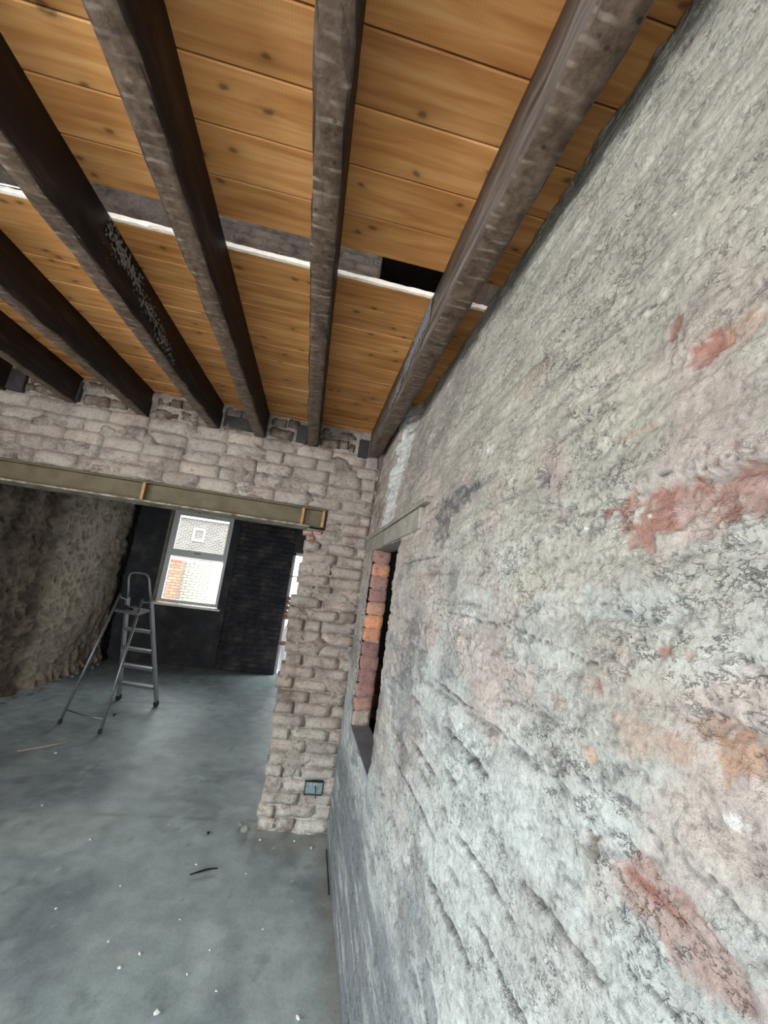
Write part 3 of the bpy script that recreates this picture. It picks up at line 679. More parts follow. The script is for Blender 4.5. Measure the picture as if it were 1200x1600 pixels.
# ---- left wall of both rooms: rubble stone, deep relief
def wall_left():
    ys = np.concatenate([np.arange(FRONT_Y, 2.9, 0.06), np.arange(2.9, YB+0.1, 0.013)]); zs = np.arange(FZ-0.02, BZ+0.03, 0.013)
    Y, Z = np.meshgrid(ys, zs, indexing='ij')
    h = 0.055*fbm(Y*1.6, Z*1.9, 3, 601)+0.035*fbm(Y*5, Z*6, 4, 602)+0.016*fbm(Y*14+Z*3, Z*19, 3, 603)
    h += 0.02*sst(0.1, 0.6, fbm(Y*6, Z*9, 4, 604, ridged=True)) + 0.03*sst(5.0, 5.3, Y+0.25*Z*0.3+0.15*fbm(Y*3, Z*4, 3, 607))
    h += 0.05*sst(-1.36, -1.5, Z)*sst(-.2, .3, fbm(Y*7, Z*2, 3, 608))
    c1 = srgb(98, 82, 70); c2 = srgb(134, 116, 100); c3 = srgb(190, 174, 156); cd = srgb(44, 38, 36)
    def lerp(A, B, t): return A*(1-t[..., None])+B*t[..., None]
    C = np.broadcast_to(c1, Y.shape+(3,)).copy()
    C = lerp(C, c2, sst(-0.2, 0.3, fbm(Y*4, Z*5, 4, 605)))
    C = lerp(C, c3, 0.7*sst(5.1, 5.5, Y+0.2*fbm(Y*3, Z*4, 3, 607))*sst(7.2, 6.9, Y))  # paler towards the rear window: its lit zone painted into the colour
    C = lerp(C, cd, 0.35*sst(0.0, -0.4, fbm(Y*7, Z*8, 3, 606)))
    C = lerp(C, srgb(40, 40, 43), sst(6.98, 7.12, Y-0.03*Z+0.06*fbm(Y*5, Z*5, 3, 609)))
    yq = 0.5*(ys[:-1]+ys[1:])[:, None]; zq = 0.5*(zs[:-1]+zs[1:])[None, :]
    hole = (yq > -1.8) & (yq < 1.1) & (zq > -1.45) & (zq < 0.62)
    o = grid_obj('wall_left', np.stack([XL+h, Y, Z], -1), M['wall_rubble'], col=C, flip=True, keep=~hole)
    for a in ((FRONT_Y-.25, -1.8, FZ-.05, BZ), (1.1, YB+.26, FZ-.05, BZ), (-1.8, 1.1, .62, BZ), (-1.8, 1.1, FZ-.05, -1.45)):
        box('core', XL-.32, XL-.10, a[0], a[1], a[2], a[3], M['mortar'], o)
    tag(o, kind='structure'); return o
wall_left()

# ---- back wall with window and doorway
WX0, WX1, WZ0, WZ1 = -2.27, -1.30, -0.60, 0.90
DX0, DX1, DZ1 = -0.265, 0.50, 0.47
def wall_back():
    root = empty('wall_back'); tag(root, kind='structure')
    def patch(x0, x1, z0, z1, seed):
        s = 0.014; xs = np.linspace(x0, x1, max(3, int((x1-x0)/s))); zs = np.linspace(z0, z1, max(3, int((z1-z0)/s)))
        X, Z = np.meshgrid(xs, zs, indexing='ij')
        zj = (Z-FZ)/0.075; row = np.floor(zj); dz = np.abs(zj-np.round(zj))*.075
        xj = (X+0.1125*(row % 2))/0.232; dx = np.abs(xj-np.round(xj))*.232
        h = 0.006*fbm(X*4, Z*5, 4, seed)-0.004*np.maximum(np.exp(-(dz/.012)**2), np.exp(-(dx/.012)**2))*sst(-.1, .3, fbm(X*2, Z*2, 2, seed+2))
        grid_obj('painted_face', np.stack([X, YB-h, Z], -1), M['paint_dark'], root)
    patch(XL-.1, WX0, FZ, BZ, 701); patch(WX0, WX1, FZ, WZ0, 702); patch(WX0, WX1, WZ1, BZ, 703)
    patch(DX0, DX1+.1, DZ1, BZ, 705); patch(WX1, WX1+0.12, FZ, BZ, 706)
    T = 0.26
    for a in ((XL-.1, WX0, FZ, BZ), (WX0, WX1, FZ, WZ0-.02), (WX0, WX1, WZ1, BZ), (WX1, DX0, FZ, BZ), (DX0, DX1+.3, DZ1, BZ), (DX1, DX1+.3, FZ, DZ1)):
        box('core', a[0], a[1], YB+0.012, YB+T, a[2], a[3], M['paint_dark'], root)
    # plastered reveals
    box('reveal', WX0-0.004, WX0+0.022, YB-0.02, YB+0.10, WZ0, WZ1+0.01, M['concrete_pale'], root, jit=0.004)
    box('reveal', WX0, WX1, YB-0.012, YB+0.10, WZ1-0.015, WZ1+0.01, M['concrete_pale'], root, jit=0.004)
    # black painted bricks between window and doorway
    k = 0
    while FZ+0.0755*(k+.5) < 0.92:
        z = FZ+0.0755*(k+.5); x = WX1+0.12+(0.0 if k % 2 else 0.11)
        if k % 2 == 0: lay(DARK, root, (x-0.055, YB, z), sc=(0.48, 1, 1))
        while x < DX0-0.02:
            L_ = min(0.225, DX0-x)
            if L_ > 0.05: lay(DARK, root, (x+L_/2, YB+BR.uniform(-.006, .006), z), sc=((L_-.008)/.213, 1, 1), ry=BR.uniform(-.015, .015))
            x += 0.232
        k += 1
    # bricks of the doorway jamb left toothed into the opening
    for z in (-0.50, -0.58, -0.65, -0.42, -0.35, -1.06):
        lay(PINK, root, (DX0+0.050, YB+0.05, z+.05), sc=(0.62, 1, 0.95))
    return root
wall_back()

# ---- window of the rear room
def window_rear():
    w_ = empty('window_1'); tag(w_, kind='structure')
    y0, y1 = YB+0.075, YB+0.135
    x0, x1, z0, z1 = WX0+0.02, WX1, WZ0+0.015, WZ1-0.015
    zt = 0.195   # transom centre
    fb = bmesh.new()
    for a in ((x0, x0+.075, z0, z1), (x1-.055, x1, z0, z1), (x0+.075, x1-.055, z1-.055, z1), (x0+.075, x1-.055, z0, z0+.05)):
        box_bm(a[0], a[1], y0, y1, a[2], a[3], 0.004, fb)
    bm_obj('window_frame', fb, M['upvc'], w_)
    box('transom', x0+.07, x1-.05, y0-.012, y1, zt-.045, zt+.045, M['upvc'], w_, bevel=0.006)
    ub = bmesh.new()
    for a in ((x0+.07, x0+.098, zt+.04, z1-.05), (x1-.078, x1-.05, zt+.04, z1-.05), (x0+.098, x1-.078, z1-.075, z1-.05), (x0+.098, x1-.078, zt+.04, zt+.062)):
        box_bm(a[0], a[1], y0-.015, y0+.03, a[2], a[3], 0.003, ub)
    bm_obj('sash', ub, M['upvc'], w_)
    box('latch', x0+.43, x0+.53, y0-.035, y0-.010, zt+.018, zt+.035, M['alu'], w_, bevel=0.004)
    box('pane', x0+.09, x1-.07, y0+.012, y0+.018, zt+.05, z1-.06, M['glass'], w_)
    box('pane', x0+.07, x1-.05, y0+.028, y0+.034, z0+.045, zt-.04, M['glass'], w_)
    box('window_sill', WX0-.02, WX1+.06, YB-.10, y0+.01, WZ0-.022, WZ0+.006, M['sill_white'], w_, bevel=0.004)
    return w_
window_rear()
def doorway_rear():
    d = empty('door_1'); tag(d, kind='structure')
    y0 = YB+0.13
    box('door_frame', DX0, DX0+.045, y0, y0+.06, FZ, DZ1, M['ext_white'], d, bevel=.004)
    box('door_frame', DX1-.05, DX1, y0, y0+.06, FZ, DZ1, M['ext_white'], d, bevel=.004)
    box('door_frame', DX0, DX1, y0, y0+.06, DZ1-.05, DZ1, M['ext_white'], d, bevel=.004)
    box('transom', DX0, DX1, y0, y0+.06, 0.06, 0.085, M['alu'], d, bevel=.004)
    return d
doorway_rear()

# ---- steel beam over the opening
def steel_beam():
    x0, x1 = XL+0.02, 0.07
    b = empty('steel_beam', ((x0+x1)/2, YC+.1, .376))
    tag(b, 'brown painted steel I-beam with stiffener plates carrying the brickwork over the wide opening', 'beam')
    def P(*a, **k):
        o = box(*a, **k); o.parent = b; o.matrix_parent_inverse = Matrix.Translation(b.location).inverted(); return o
    P('web', x0, x1, YC+.045, YC+.055, .384, .498, M['steel'])
    P('top_flange', x0, x1, YC-.002, YC+.20, .497, .508, M['steel'], bevel=.002)
    o = P('bottom_flange', x0, x1-.10, YC-.006, YC+.20, .372, .384, M['steel_lip'], bevel=.002); o['label'] = 'bottom flange with scuffed pale edge'
    for x in (-1.118, -0.088, 0.052):
        o = P('stiffener_plate', x-.011, x+.008, YC-.002, YC+.046, .384, .498, M['steel_edge'], bevel=.002)
    return b
steel_beam()

# ---- ceiling: boards, each its own part
def ceiling():
    root = empty('ceiling'); tag(root, kind='structure')
    r = random.Random(11); P = 0.1482; T = 0.021
    def board(y0, y1, x0=XL-.05, x1=0.74):
        bm = bmesh.new(); segs = 8
        g = r.uniform(.0008, .002); sag = r.uniform(-.0012, .0012)
        rows = []
        for i in range(segs+1):
            x = x0+(x1-x0)*i/segs; dz = sag+r.uniform(-.0006, .0006)
            prof = [(y0+g, BZ+dz+.003), (y0+g+.003, BZ+dz), (y1-g-.003, BZ+dz), (y1-g, BZ+dz+.003), (y1-g, BZ+T), (y0+g, BZ+T)]
            rows.append([bm.verts.new((x, y, z)) for y, z in prof])
        for A, B in zip(rows, rows[1:]):
            for k in range(6): bm.faces.new((A[k], B[k], B[(k+1) % 6], A[(k+1) % 6]))
        bm.faces.new(rows[0]); bm.faces.new(rows[-1][::-1])
        bmesh.ops.recalc_face_normals(bm, faces=bm.faces)
        return bm_obj('floorboard', bm, M['board'], root)
    y = 1.285
    while y > FRONT_Y: board(y-P, y); y -= P
    y = 1.424
    k = 0
    while y < YC+.1:
        board(y, y+P); y += P; k += 1
    # freshly torn edge of the board beyond the gap, in pieces between the joists
    for (a, b, tw) in ((-2.65, -2.1, .0), (-2.05, -1.72, .0), (-1.66, -1.31, .0), (-1.24, -0.92, .012), (-0.86, -0.55, .0), (-0.47, -0.14, .0), (-0.065, 0.315, .0), (0.385, 0.53, .0)):
        n = 16; va = []
        for i in range(n+1):
            x = a+(b-a)*i/n; t = r.uniform(-.0018, .0018); 
            va += [(x, 1.4238, BZ-.001+r.uniform(0, .002)), (x, 1.4135+t, BZ+.001+r.uniform(0, .002)), (x, 1.4135-t+r.uniform(-.001, .001), BZ+T-.002), (x, 1.4238, BZ+T)]
        fs = []
        for i in range(n):
            for k in range(3): fs.append((4*i+k, 4*i+4+k, 4*i+5+k, 4*i+1+k))
        o = mesh_obj('torn_edge', va, fs, M['fresh_wood'], root); o['label'] = 'pale freshly torn board edge'
    # splinters
    for (p0, p1) in (((-1.28, 1.408, 1.128), (-1.02, 1.375, 1.118)), ((-1.75, 1.41, 1.13), (-1.4, 1.37, 1.12)), ((-0.72, 1.412, 1.125), (-0.64, 1.385, 1.112)), ((-0.71, 1.412, 1.12), (-0.655, 1.40, 1.108)), ((0.40, 1.41, 1.12), (0.50, 1.395, 1.117))):
        o = bm_obj('splinter', tube_bm([p0, ((p0[0]+p1[0])/2, (p0[1]+p1[1])/2-.003, (p0[2]+p1[2])/2+.002), p1], [.003, .0035, .0008], seg=4), M['fresh_wood'], root)
        o['label'] = 'pale wood splinter'
    return root
ceiling()

# ---- joists
def joist(xa, ya, xb, yb, wd, label, ymax=YC+.06, seed=0, bow=0.0, mat=None):
    """runs along Y; xa,xb = left edge of the underside at ya,yb"""
    r = np.random.RandomState(seed)
    n = 90; ys = np.linspace(FRONT_Y+.01, ymax, n)
    xl = xa+(xb-xa)*(ys-ya)/(yb-ya)+bow*np.sin(np.clip((ys-0.3)/2.7, 0, 1)*np.pi)
    m = 10
    V = np.zeros((n, m, 3))
    z0, z1 = 0.94, BZ-0.001
    ch = 0.006
    prof = [(0, z1), (0, z0+.1), (0, z0+ch), (ch, z0), (wd*.35, z0), (wd*.65, z0), (wd-ch, z0), (wd, z0+ch), (wd, z0+.1), (wd, z1)]
    for j, (px, pz) in enumerate(prof):
        nx = 0.003*perlin(ys*6, ys*0+j*3.1, seed+j)+0.0012*r.randn(n); nz = 0.003*perlin(ys*7, ys*0+j*2.3, seed+20+j)+0.001*r.randn(n)
        if j in (2, 3, 6, 7):   # waney, chipped arrises
            chip = np.clip(perlin(ys*9, ys*0+j, seed+40+j//2)-0.25, 0, 1)*0.022
            nz = nz+chip; nx = nx+(chip*.5 if j in (2, 3) else -chip*.5)
        if j in (0, 9): nx *= 0.3; nz = nz*0
        V[:, j, 0] = xl+px+nx; V[:, j, 1] = ys; V[:, j, 2] = pz+nz
    o = grid_obj('ceiling_joist', V, mat or M['joist'], smooth=False)
    # end caps
    bm = bmesh.new(); bm.from_mesh(o.data); bm.verts.ensure_lookup_table()
    bm.faces.new([bm.verts[j] for j in range(m)]); bm.faces.new([bm.verts[(n-1)*m+j] for j in range(m)][::-1])
    bm.faces.ensure_lookup_table()
    top = [[bm.verts[i*m] for i in range(n)], [bm.verts[i*m+m-1] for i in range(n)]]
    bm.faces.new(top[0]+top[1][::-1])
    bmesh.ops.recalc_face_normals(bm, faces=bm.faces); bm.to_mesh(o.data); bm.free()
    tag(o, label, 'joist', 'old ceiling joists under the new boards')
    return o
joist(0.302, 0.5, 0.297, 2.94, 0.083, 'dark worn joist nearest the long rough wall, its left side painted with pale light beyond the gap', seed=31, mat=M['joist_pale'])
joist(-0.139, 0.6, -0.139, 2.94, 0.075, 'straight dark joist with lath marks, second from the rough right wall', seed=32)
joist(-0.547, 0.6, -0.505, 2.94, 0.075, 'dark joist third from the rough right wall, bark-edged underside', seed=33)
joist(-0.930, 1.0, -0.812, 2.94, 0.075, 'dark joist fourth from the rough right wall, painted with pale light beside the gap', seed=34, bow=-0.01)
joist(-1.375, 1.6, -1.270, 2.94, 0.075, 'dark joist fifth from the rough right wall, ending above the left of the window', seed=35)
joist(-1.765, 2.2, -1.710, 2.94, 0.075, 'dark joist sixth from the rough right wall, at the left edge of the picture', seed=36)
joist(-2.16, 2.2, -2.125, 2.94, 0.075, 'dark joist whose end alone shows at the far left of the brickwork', seed=37)

# light through the gap, painted as pale patches on two joist sides
def paint_gap_light(jl, x, y0, y1, side, cover, seed):
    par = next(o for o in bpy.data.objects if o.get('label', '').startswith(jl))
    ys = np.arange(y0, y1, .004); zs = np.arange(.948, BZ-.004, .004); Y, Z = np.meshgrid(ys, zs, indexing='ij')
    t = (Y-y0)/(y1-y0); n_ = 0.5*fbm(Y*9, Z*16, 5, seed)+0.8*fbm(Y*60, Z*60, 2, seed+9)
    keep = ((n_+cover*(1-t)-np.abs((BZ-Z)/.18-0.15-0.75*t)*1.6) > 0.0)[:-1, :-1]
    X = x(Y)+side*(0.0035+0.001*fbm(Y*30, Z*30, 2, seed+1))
    o = grid_obj('gap_light_patch', np.stack([X, Y, Z], -1), M['gap_light'], par, keep=keep); o['label'] = 'pale light from the gap painted on the joist side'
paint_gap_light('dark worn joist nearest', lambda Y: 0.302-0.002*(Y-.5), 1.40, 2.15, -1, .62, 951)
paint_gap_light('dark joist fourth', lambda Y: -0.930+0.118*(Y-1)/1.94+.075-0.01*np.sin(np.clip((Y-.3)/2.7, 0, 1)*np.pi), 1.40, 2.1, 1, .22, 961)

# timber packers in the pockets beside the joist ends
for (x0, x1, z0, z1, lb) in ((-0.222, -0.142, 0.945, 1.075, 'black timber packer beside the straight second joist on the brickwork'),
                             (0.222, 0.290, 0.925, 1.055, 'black timber packer beside the joist nearest the right wall'),
                             (-0.715, -0.52, 0.965, 1.045, 'dark timber offcut wedged between third and fourth joist ends'),
                             (-1.705, -1.640+.02, 0.955, 1.09, 'dark timber packer beside the sixth joist end'),
                             (-2.045, -1.95, 0.95, 1.09, 'sooty timber packer at the far left above the brickwork')):
    cx, cz = (x0+x1)/2, (z0+z1)/2
    o = box('timber_packer', x0-cx, x1-cx, -.05, .05, z0-cz, z1-cz, M['joist_pocket'], bevel=0.004, jit=0.003)
    o.location = (cx, YC+.028, cz); tag(o, lb, 'timber block', 'timber packers beside the joist ends')

# ---- front of the room (behind the camera) with its big opening, upper room, passage
def shell():
    wf = empty('wall_front'); tag(wf, kind='structure'); T = 0.25
    y0, y1 = FRONT_Y-T, FRONT_Y
    ox0, ox1, oz0, oz1 = -2.7, 0.2, -1.45, 0.62
    for a in ((XL-.1, ox0, FZ-.05, BZ), (ox1, XW+.3, FZ-.05, BZ), (ox0, ox1, oz1, BZ), (ox0, ox1, FZ-.05, oz0)):
        box('masonry', a[0], a[1], y0, y1, a[2], a[3], M['mortar'], wf)
    # upper room
    ux0, ux1, uz0, uz1 = -2.1, 0.3, 1.60, 3.1
    for a in ((XL-.1, ux0, BZ, 3.6), (ux1, XW+.3, BZ, 3.6), (ux0, ux1, uz1, 3.6), (ux0, ux1, BZ, uz0)):
        box('masonry', a[0], a[1], y0, y1, a[2], a[3], M['mortar'], wf)
    wu = empty('wall_upper'); tag(wu, kind='structure')
    DXL = 0.195
    xs = np.arange(XL, DXL+.004, .014); zs = np.arange(BZ+.02, 3.6, .014)
    X, Z = np.meshgrid(xs, zs, indexing='ij')
    h = 0.006*fbm(X*5, Z*6, 4, 801)+0.012*sst(0.05, .4, fbm(X*4, Z*6, 4, 802))
    grid_obj('mortar_bed', np.stack([X, YC+.008-h, Z], -1), M['mortar'], wu)
    box('core', XL-.05, DXL-.005, YC+.03, YC+.225, BZ+.15, 3.6, M['mortar'], wu)
    box('core', 0.95, 1.2, YC+.0, YC+.225, BZ, 3.6, M['mortar'], wu)
    for k in range(13):
        z = 2.06+.075*k; x = DXL-.225*5+(0.0 if k % 2 else -.112); 
        while x < DXL-.03:
            L_ = min(.225, DXL-x)
            lay(GREY, wu, (x+L_/2, YC-.003+BR.uniform(-.004, .006), z), sc=((L_-.008)/.213, 1, 1), ry=BR.uniform(-.02, .02))
            x += .232
    box('right_side', 0.72, 0.83, FRONT_Y, YC+.02, BZ+.022, 3.6, M['brick_grey'], wu)
    box('left_side', XL-.1, XL, FRONT_Y, YC+.2, BZ+.022, 3.6, M['mortar'], wu)
    box('upper_ceiling', XL-.1, 1.3, y0, 5.2, 3.6, 3.65, M['dark_plaster'], wu)
    # dark landing beyond the upper doorway
    box('landing_wall', -0.1, 1.4, 5.0, 5.1, BZ, 3.6, M['dark_plaster'], wu)
    box('landing_wall', 1.2, 1.3, YC, 5.1, BZ, 3.6, M['dark_plaster'], wu)
    box('landing_wall', -0.2, -0.1, YC+.2, 5.1, BZ, 3.6, M['dark_plaster'], wu)
    # rear room ceiling and right side
    cr = box('ceiling_rear', XL-.1, 1.6, YC+.2, YB+.26, BZ+.03, BZ+.1, M['dark_plaster']); tag(cr, kind='structure')
    wr = box('wall_side', 0.50, 0.56, YC+.05, YB, FZ, BZ+.03, M['paint_dark']); tag(wr, kind='structure')
    # side passage behind the hatch
    wp = empty('wall_passage'); tag(wp, kind='structure')
    box('passage_side', 1.55, 1.62, FRONT_Y, YB, FZ-.02, BZ+.03, M['dark_plaster'], wp)
    box('passage_end', 0.56, 1.6, 5.6, 5.7, FZ-.02, BZ+.03, M['black'], wp)  # black colour puts the darkness of the passage into this wall
    box('passage_end', 0.63, 1.6, FRONT_Y-.1, FRONT_Y, FZ-.02, 0.2, M['dark_plaster'], wp)  # unseen gap above this piece, added to bring daylight onto the planks
    box('passage_end', 0.63, 1.6, FRONT_Y-.1, FRONT_Y, 0.9, BZ+.03, M['dark_plaster'], wp)
    box('passage_floor', 0.46, 1.6, FRONT_Y-.1, 5.7, FZ-.03, FZ-.003, M['dark_plaster'], wp)
    box('passage_ceiling', 0.74, 1.6, FRONT_Y-.1, 5.7, BZ+.0, BZ+.03, M['dark_plaster'], wp)
    zz = [-1.495, -1.375, -1.195, -1.07, -.96, -.86]
    for a, b in zip(zz, zz[1:]): box('plank', 0.565, 1.54, 5.40, 5.425, a+.006, b-.006, M['passage_board'], wp, bevel=.004)
shell()

# ================================================================== OUTSIDE, behind the rear window
def outside():
    g = box('yard_ground', -30, 30, YB+.27, 60, FZ-.35, FZ-.30, M['ext_ground']); g.name = 'ground'; tag(g, kind='structure')
    a = empty('yard_wall', (-4.2, 12, FZ-.3)); tag(a, 'orange brick yard wall seen through the lower pane, left part', 'wall')
    def Q(par, *ar, **k):
        o = box(*ar, **k); o.parent = par; o.matrix_parent_inverse = Matrix.Translation(par.location).inverted(); return o
    Q(a, 'brickwork', -6.2, -3.22, 12.0, 12.22, FZ-.3, 0.14, M['ext_red'])
    Q(a, 'coping', -6.25, -3.20, 11.96, 12.26, 0.14, 0.20, M['ext_white'])
    b = empty('yard_wall', (-1.2, 12.6, FZ-.3)); tag(b, 'buff brick yard wall seen through the lower pane, right part', 'wall')
    Q(b, 'brickwork', -3.22, -1.0, 12.5, 12.72, FZ-.3, 0.14, M['ext_buff'])
    Q(b, 'coping', -3.25, -0.95, 12.46, 12.76, 0.14, 0.20, M['ext_white'])
    h = empty('terraced_house', (-5, 20, FZ-.3)); tag(h, 'terraced house with small white-framed window seen through the upper pane', 'house')
    Q(h, 'brickwork', -11, -2.2, 20, 26, FZ-.3, 2.15, M['ext_house'])
    Q(h, 'gutter', -11.1, -2.1, 19.86, 19.98, 2.10, 2.18, M['ext_white'])
    rb = bmesh.new()
    v = [rb.verts.new(p) for p in ((-11.1, 19.85, 2.15), (-2.1, 19.85, 2.15), (-2.1, 23, 4.1), (-11.1, 23, 4.1), (-11.1, 26.15, 2.15), (-2.1, 26.15, 2.15))]
    for f in ((0, 1, 2, 3), (3, 2, 5, 4), (0, 3, 4), (1, 5, 2), (0, 4, 5, 1)): rb.faces.new([v[i] for i in f])
    o = bm_obj('roof', rb, M['ext_roof'], h); o.matrix_parent_inverse = Matrix.Translation(h.location).inverted()
    for (wx, wz, ww, wh_) in ((-4.92, 1.43, .50, .56), (-6.1, 1.6, .4, .9), (-3.55, 1.3, .3, 1.1)):
        fb = bmesh.new()
        for q in ((wx-ww/2, wx-ww/2+.07, wz-wh_/2, wz+wh_/2), (wx+ww/2-.07, wx+ww/2, wz-wh_/2, wz+wh_/2), (wx-ww/2+.07, wx+ww/2-.07, wz+wh_/2-.07, wz+wh_/2), (wx-ww/2+.07, wx+ww/2-.07, wz-wh_/2, wz-wh_/2+.07)):
            box_bm(q[0], q[1], 19.93, 20.02, q[2], q[3], 0, fb)
        f = bm_obj('window', fb, M['ext_white'], h); f.matrix_parent_inverse = Matrix.Translation(h.location).inverted()
        o = box('pane', wx-ww/2+.06, wx+ww/2-.06, 19.97, 19.99, wz-wh_/2+.06, wz+wh_/2-.06, M['slate'], f); o.matrix_parent_inverse = Matrix.Translation(h.location).inverted()
    # white plastic sheet hanging outside the doorway
    xs = np.linspace(-.285, 0.35, 16); zs = np.linspace(-1.60, -0.70, 30); X, Z = np.meshgrid(xs, zs, indexing='ij')
    Yv = YB+.42+.03*np.sin(X*22+Z*3)+.02*fbm(X*6, Z*5, 2, 901)
    Xv = X+.015*np.sin(Z*9)+0.10*sst(-.95, -.70, Z)+.06*sst(-1.5, -1.60, Z)
    o = grid_obj('plastic_sheet', np.stack([Xv, Yv, Z], -1), M['pvc_white']); tag(o, 'white crumpled sheet showing past the ragged edge of the brick pier', 'sheet')
    md = o.modifiers.new('thickness', 'SOLIDIFY'); md.thickness = 0.004
outside()

# ================================================================== THINGS
def ladder():
    L = empty('stepladder', (-1.64, 4.85, FZ)); tag(L, 'aluminium platform stepladder standing open on the rear room floor near the window', 'ladder')
    inv = Matrix.Translation(L.location).inverted()
    def A(name, bm, mat, parent=L, smooth=False, label=None):
        o = bm_obj(name, bm, mat, parent, smooth); o.matrix_parent_inverse = inv
        if parent is not L: o.matrix_parent_inverse = Matrix.Identity(4)
        if label: o['label'] = label
        return o
    FR = Vector((-1.350, 5.223, FZ)); FLt = Vector((-1.774, 5.336, FZ))
    TR = Vector((-1.535, 4.965, -.47)); TL = Vector((-1.800, 5.030, -.47))
    def on(a, b, z): t = (z-a.z)/(b.z-a.z); return a.lerp(b, t)
    side = (FR-FLt).normalized(); dep = Vector((-side.y, side.x, 0))
    for a, b in ((FLt, TL), (FR, TR)):
        o = A('stile', bar_bm(a+Vector((0, 0, .02)), on(a, b, -.40), .020, .05, side), M['alu'])
        f = A('foot', bar_bm(a+Vector((0, 0, .001)), a+(b-a).normalized()*.05, .028, .058, side), M['rubber'], o)
    for z in (-1.31, -1.115, -.93, -.725):
        p, q = on(FLt, TL, z), on(FR, TR, z)
        A('tread', bar_bm(p-dep*.0, q, .085, .026, dep), M['alu_dark'])
    # platform
    hl = Vector((-1.79, 5.02, -.50)); hr = Vector((-1.54, 4.95, -.50)); fl_ = Vector((-1.775, 4.66, -.505)); fr_ = Vector((-1.505, 4.52, -.505))
    bm = bmesh.new(); vs_ = [bm.verts.new(p+Vector((0, 0, dz))) for dz in (-.012, .012) for p in (fl_, fr_, hr, hl)]
    for f in ((3, 2, 1, 0), (4, 5, 6, 7), (0, 1, 5, 4), (1, 2, 6, 5), (2, 3, 7, 6), (3, 0, 4, 7)): bm.faces.new([vs_[i] for i in f])
    A('platform', bm, M['alu_dark'])
    # guard hoop
    pl, pr = on(FLt, TL, -.50), on(FR, TR, -.50)
    pts = [pl, (-1.805, 4.985, -.32), (-1.822, 4.965, -.20), (-1.815, 4.96, -.155), (-1.79, 4.955, -.135), (-1.72, 4.94, -.128), (-1.66, 4.93, -.132), (-1.625, 4.92, -.150), (-1.600, 4.915, -.19), (-1.575, 4.925, -.30), pr]
    A('hoop', tube_bm(pts, .011), M['alu'], smooth=True)
    # rear support tubes
    rl0, rl1 = Vector((-1.924, 4.477, FZ)), Vector((-1.757, 4.68, -.345)); rr0, rr1 = Vector((-1.520, 4.307, FZ)), Vector((-1.520, 4.60, -.365))
    for a, b, h_ in ((rl0, rl1, Vector((-1.805, 4.99, -.36))), (rr0, rr1, Vector((-1.565, 4.935, -.36)))):
        o = A('support_leg', tube_bm([a+Vector((0, 0, .004)), b], .0125), M['alu'], smooth=True)
        A('foot', tube_bm([a+Vector((0, 0, .001)), a+(b-a).normalized()*.04], .016), M['rubber'], o)
        A('hinge_arm', bar_bm(b+Vector((0, 0, -.03)), h_+Vector((0, 0, -.06)), .010, .005, (0, 0, 1)), M['alu_dark'])
    def onz(a, b, z): return a.lerp(b, (z-a.z)/(b.z-a.z))
    m0, m1 = onz(rl0, rl1, -1.385), onz(rr0, rr1, -1.385)
    A('brace', tube_bm([m0, (m0+m1)/2+Vector((0, 0, -.012)), m1], .007), M['alu'], smooth=True)
    # things lying on the platform
    def T(name, bm, mat, label, cat, parts=()):
        o = bm_obj(name, bm, mat); tag(o, label, cat)
        return o
    z = -.491
    p = T('pliers', bar_bm((-1.745, 4.74, z+.010), (-1.68, 4.70, z+.014), .022, .016, (0, 1, 0)), M['tool_dark'], 'dark pair of pliers lying on the stepladder platform', 'tool')
    for s in (-1, 1):
        h_ = bm_obj('handle', tube_bm([(-1.68, 4.70, z+.014), (-1.65, 4.685+s*.014, z+.016), (-1.615, 4.665+s*.022, z+.012)], [.006, .008, .007], seg=6), M['black'], p)
    T('chisel', tube_bm([(-1.61, 4.82, z+.012), (-1.575, 4.77, z+.013), (-1.555, 4.72, z+.014)], [.009, .008, .005], seg=6), M['tool_pale'], 'bright metal chisel at the right end of the stepladder platform', 'tool')
    T('rag', bar_bm((-1.79, 4.86, z+.012), (-1.72, 4.85, z+.02), .05, .022, (0, 1, 0)), M['tool_dark'], 'small dark rag on the left of the stepladder platform', 'rag')
    T('scraper', bar_bm((-1.70, 4.88, z+.018), (-1.63, 4.80, z+.03), .03, .012, (0, 1, 0)), M['alu_dark'], 'grey scraper tilted on the middle of the stepladder platform', 'tool')
ladder()

# metal back box let into the pier
def socket():
    s = empty('socket_box', (.253, YC-.012, -1.238)); tag(s, 'empty galvanised metal socket box let into the foot of the brick pier', 'socket')
    inv = Matrix.Translation(s.location).inverted()
    x0, x1, z0, z1 = .196, .310, -1.277, -1.200; y0, y1 = YC-.020, YC+.02
    bm = bmesh.new()
    for a in ((x0, x0+.004, y0, y1, z0, z1), (x1-.004, x1, y0, y1, z0, z1), (x0+.004, x1-.004, y0, y1, z0, z0+.004), (x0+.004, x1-.004, y0, y1, z1-.004, z1)):
        box_bm(*a, 0, bm)
    o = bm_obj('rim', bm, M['tool_dark'], s); o.matrix_parent_inverse = inv; o['label'] = 'dark box rim'
    o = box('back_plate', x0+.004, x1-.004, YC-.009, YC-.005, z0+.004, z1-.004, M['galv'], s); o.matrix_parent_inverse = inv
    for x in (.232, .264): 
        o = bm_obj('knockout', tube_bm([(x, YC-.0115, -1.218), (x, YC-.009, -1.218)], .010, seg=10), M['tool_pale'], s); o.matrix_parent_inverse = inv
    o = bm_obj('cable', tube_bm([(.262, YC-.010, -1.225), (.266, YC-.028, -1.245), (.270, YC-.032, -1.275), (.272, YC-.020, -1.290)], .003, seg=6), M['black'], s); o.matrix_parent_inverse = inv; o['label'] = 'short black cable tail'
socket()

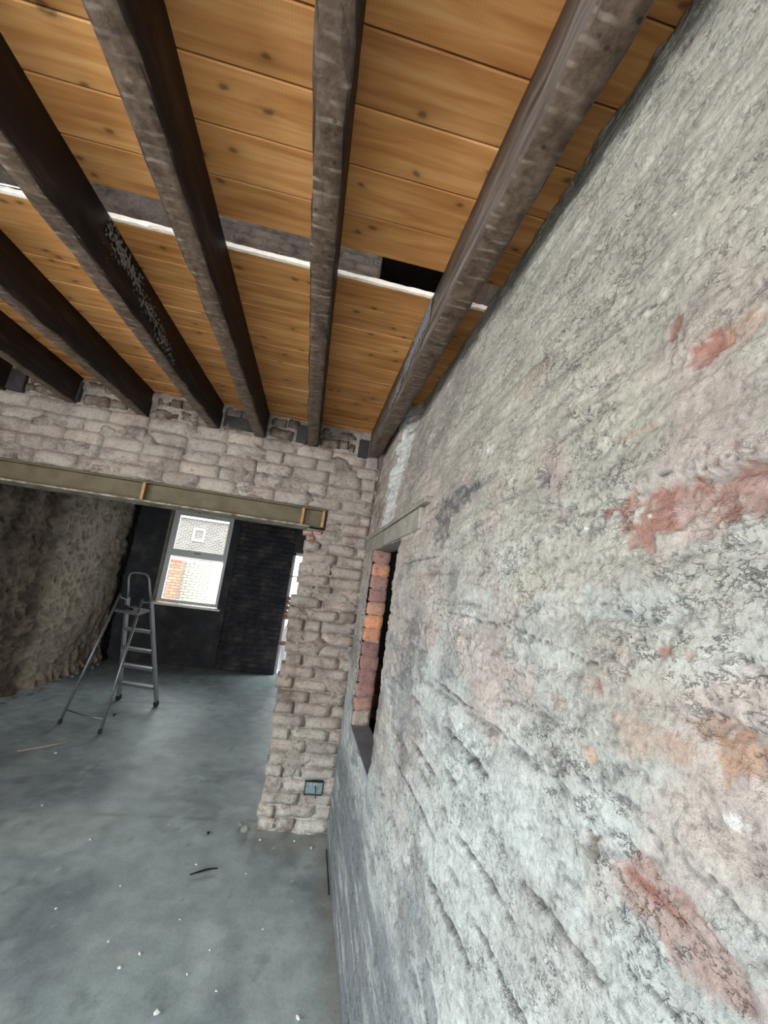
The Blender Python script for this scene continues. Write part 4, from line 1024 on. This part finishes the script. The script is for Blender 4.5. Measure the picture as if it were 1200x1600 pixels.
# debris on the floor
def rock(name, loc, size, mat, flat=0.5, seed=0):
    r = random.Random(seed); bm = bmesh.new(); bmesh.ops.create_icosphere(bm, subdivisions=1, radius=1.0)
    for v in bm.verts:
        k = r.uniform(.7, 1.15); v.co = Vector((v.co.x*size*k, v.co.y*size*k*.75, v.co.z*size*flat*k))
    zmin = min(v.co.z for v in bm.verts)
    o = bm_obj(name, bm, mat); o.location = (loc[0], loc[1], FZ-.003-zmin); o.rotation_euler = (0, 0, r.uniform(0, 6)); return o
spots = [(-1.63, 3.86, .014), (-1.32, 3.12, .011), (-.91, 2.80, .009), (-.45, 2.01, .009), (-.40, 2.07, .009), (-.26, 1.83, .016), (.22, 1.80, .012), (-.32, 2.62, .008), (-.54, 2.13, .007), (-.20, 1.98, .007),
         (-.08, 1.91, .006), (.06, 2.2, .006), (-.06, 2.56, .006), (-.62, 2.45, .006), (-.82, 2.30, .007), (-.30, 2.25, .005), (-.14, 2.09, .006), (-.02, 2.86, .008), (.18, 2.86, .009), (.28, 2.80, .012)]
for i, (x, y, s) in enumerate(spots):
    o = rock('plaster_chip', (x, y), s, M['white_chip'], .45, 40+i)
    own = {0: 'white plaster chip on the floor between the stepladder and the pale stick', 1: 'white plaster chip alone at the left of the floor', 5: 'largest white plaster chip, at the bottom edge of the picture', 6: 'white plaster chip at the bottom edge beside the right wall'}
    tag(o, own.get(i, 'small white plaster chip lying on the dusty grey floor'), 'debris', 'white plaster chips on the floor')
for i, (x, y, s, lb) in enumerate([(-.115, 2.93, .030, 'grey mortar lump at the left foot of the brick pier'), (-.15, 2.99, .022, 'smaller mortar lump just behind the left foot of the brick pier'),
                                   (-.32, 2.90, .012, 'small dark lump on the floor left of the pier foot'), (-1.60, 4.80, .020, 'dark lump on the floor beneath the stepladder')]):
    tag(rock('mortar_lump', (x, y), s, M['grey_chip'] if i < 2 else M['black'], .8, 80+i), lb, 'debris')
rr = random.Random(5)
for i in range(16):
    y = 4.3+i*.17+rr.uniform(-.05, .05)
    tag(rock('rubble_stone', (XL+.16+rr.uniform(-.03, .05), y), rr.uniform(.02, .045), M['grey_chip'], .7, 120+i), 'small rubble stone fallen along the foot of the rough left wall', 'stone', 'rubble stones along the left wall')
o = bm_obj('stick', tube_bm([(-1.88, 3.84, FZ+.006), (-1.74, 3.98, FZ+.007), (-1.66, 4.07, FZ+.006)], [.006, .008, .004], seg=6), M['stick']); tag(o, 'pale wooden stick lying on the floor in front of the stepladder', 'stick')
o = bm_obj('cable_offcut', tube_bm([(-.33, 2.530, FZ+.005), (-.29, 2.550, FZ+.008), (-.25, 2.575, FZ+.006), (-.205, 2.585, FZ+.006)], [.003, .005, .005, .003], seg=6), M['black']); tag(o, 'short black offcut lying on the floor in front of the brick pier', 'offcut')
o = bm_obj('floor_trim', tube_bm([(.362, 2.75, FZ+.02), (.360, 2.4, FZ+.012)], .004, seg=6), M['black']); o.name = 'cable'; tag(o, 'thin black cable lying along the foot of the rough right wall', 'cable')
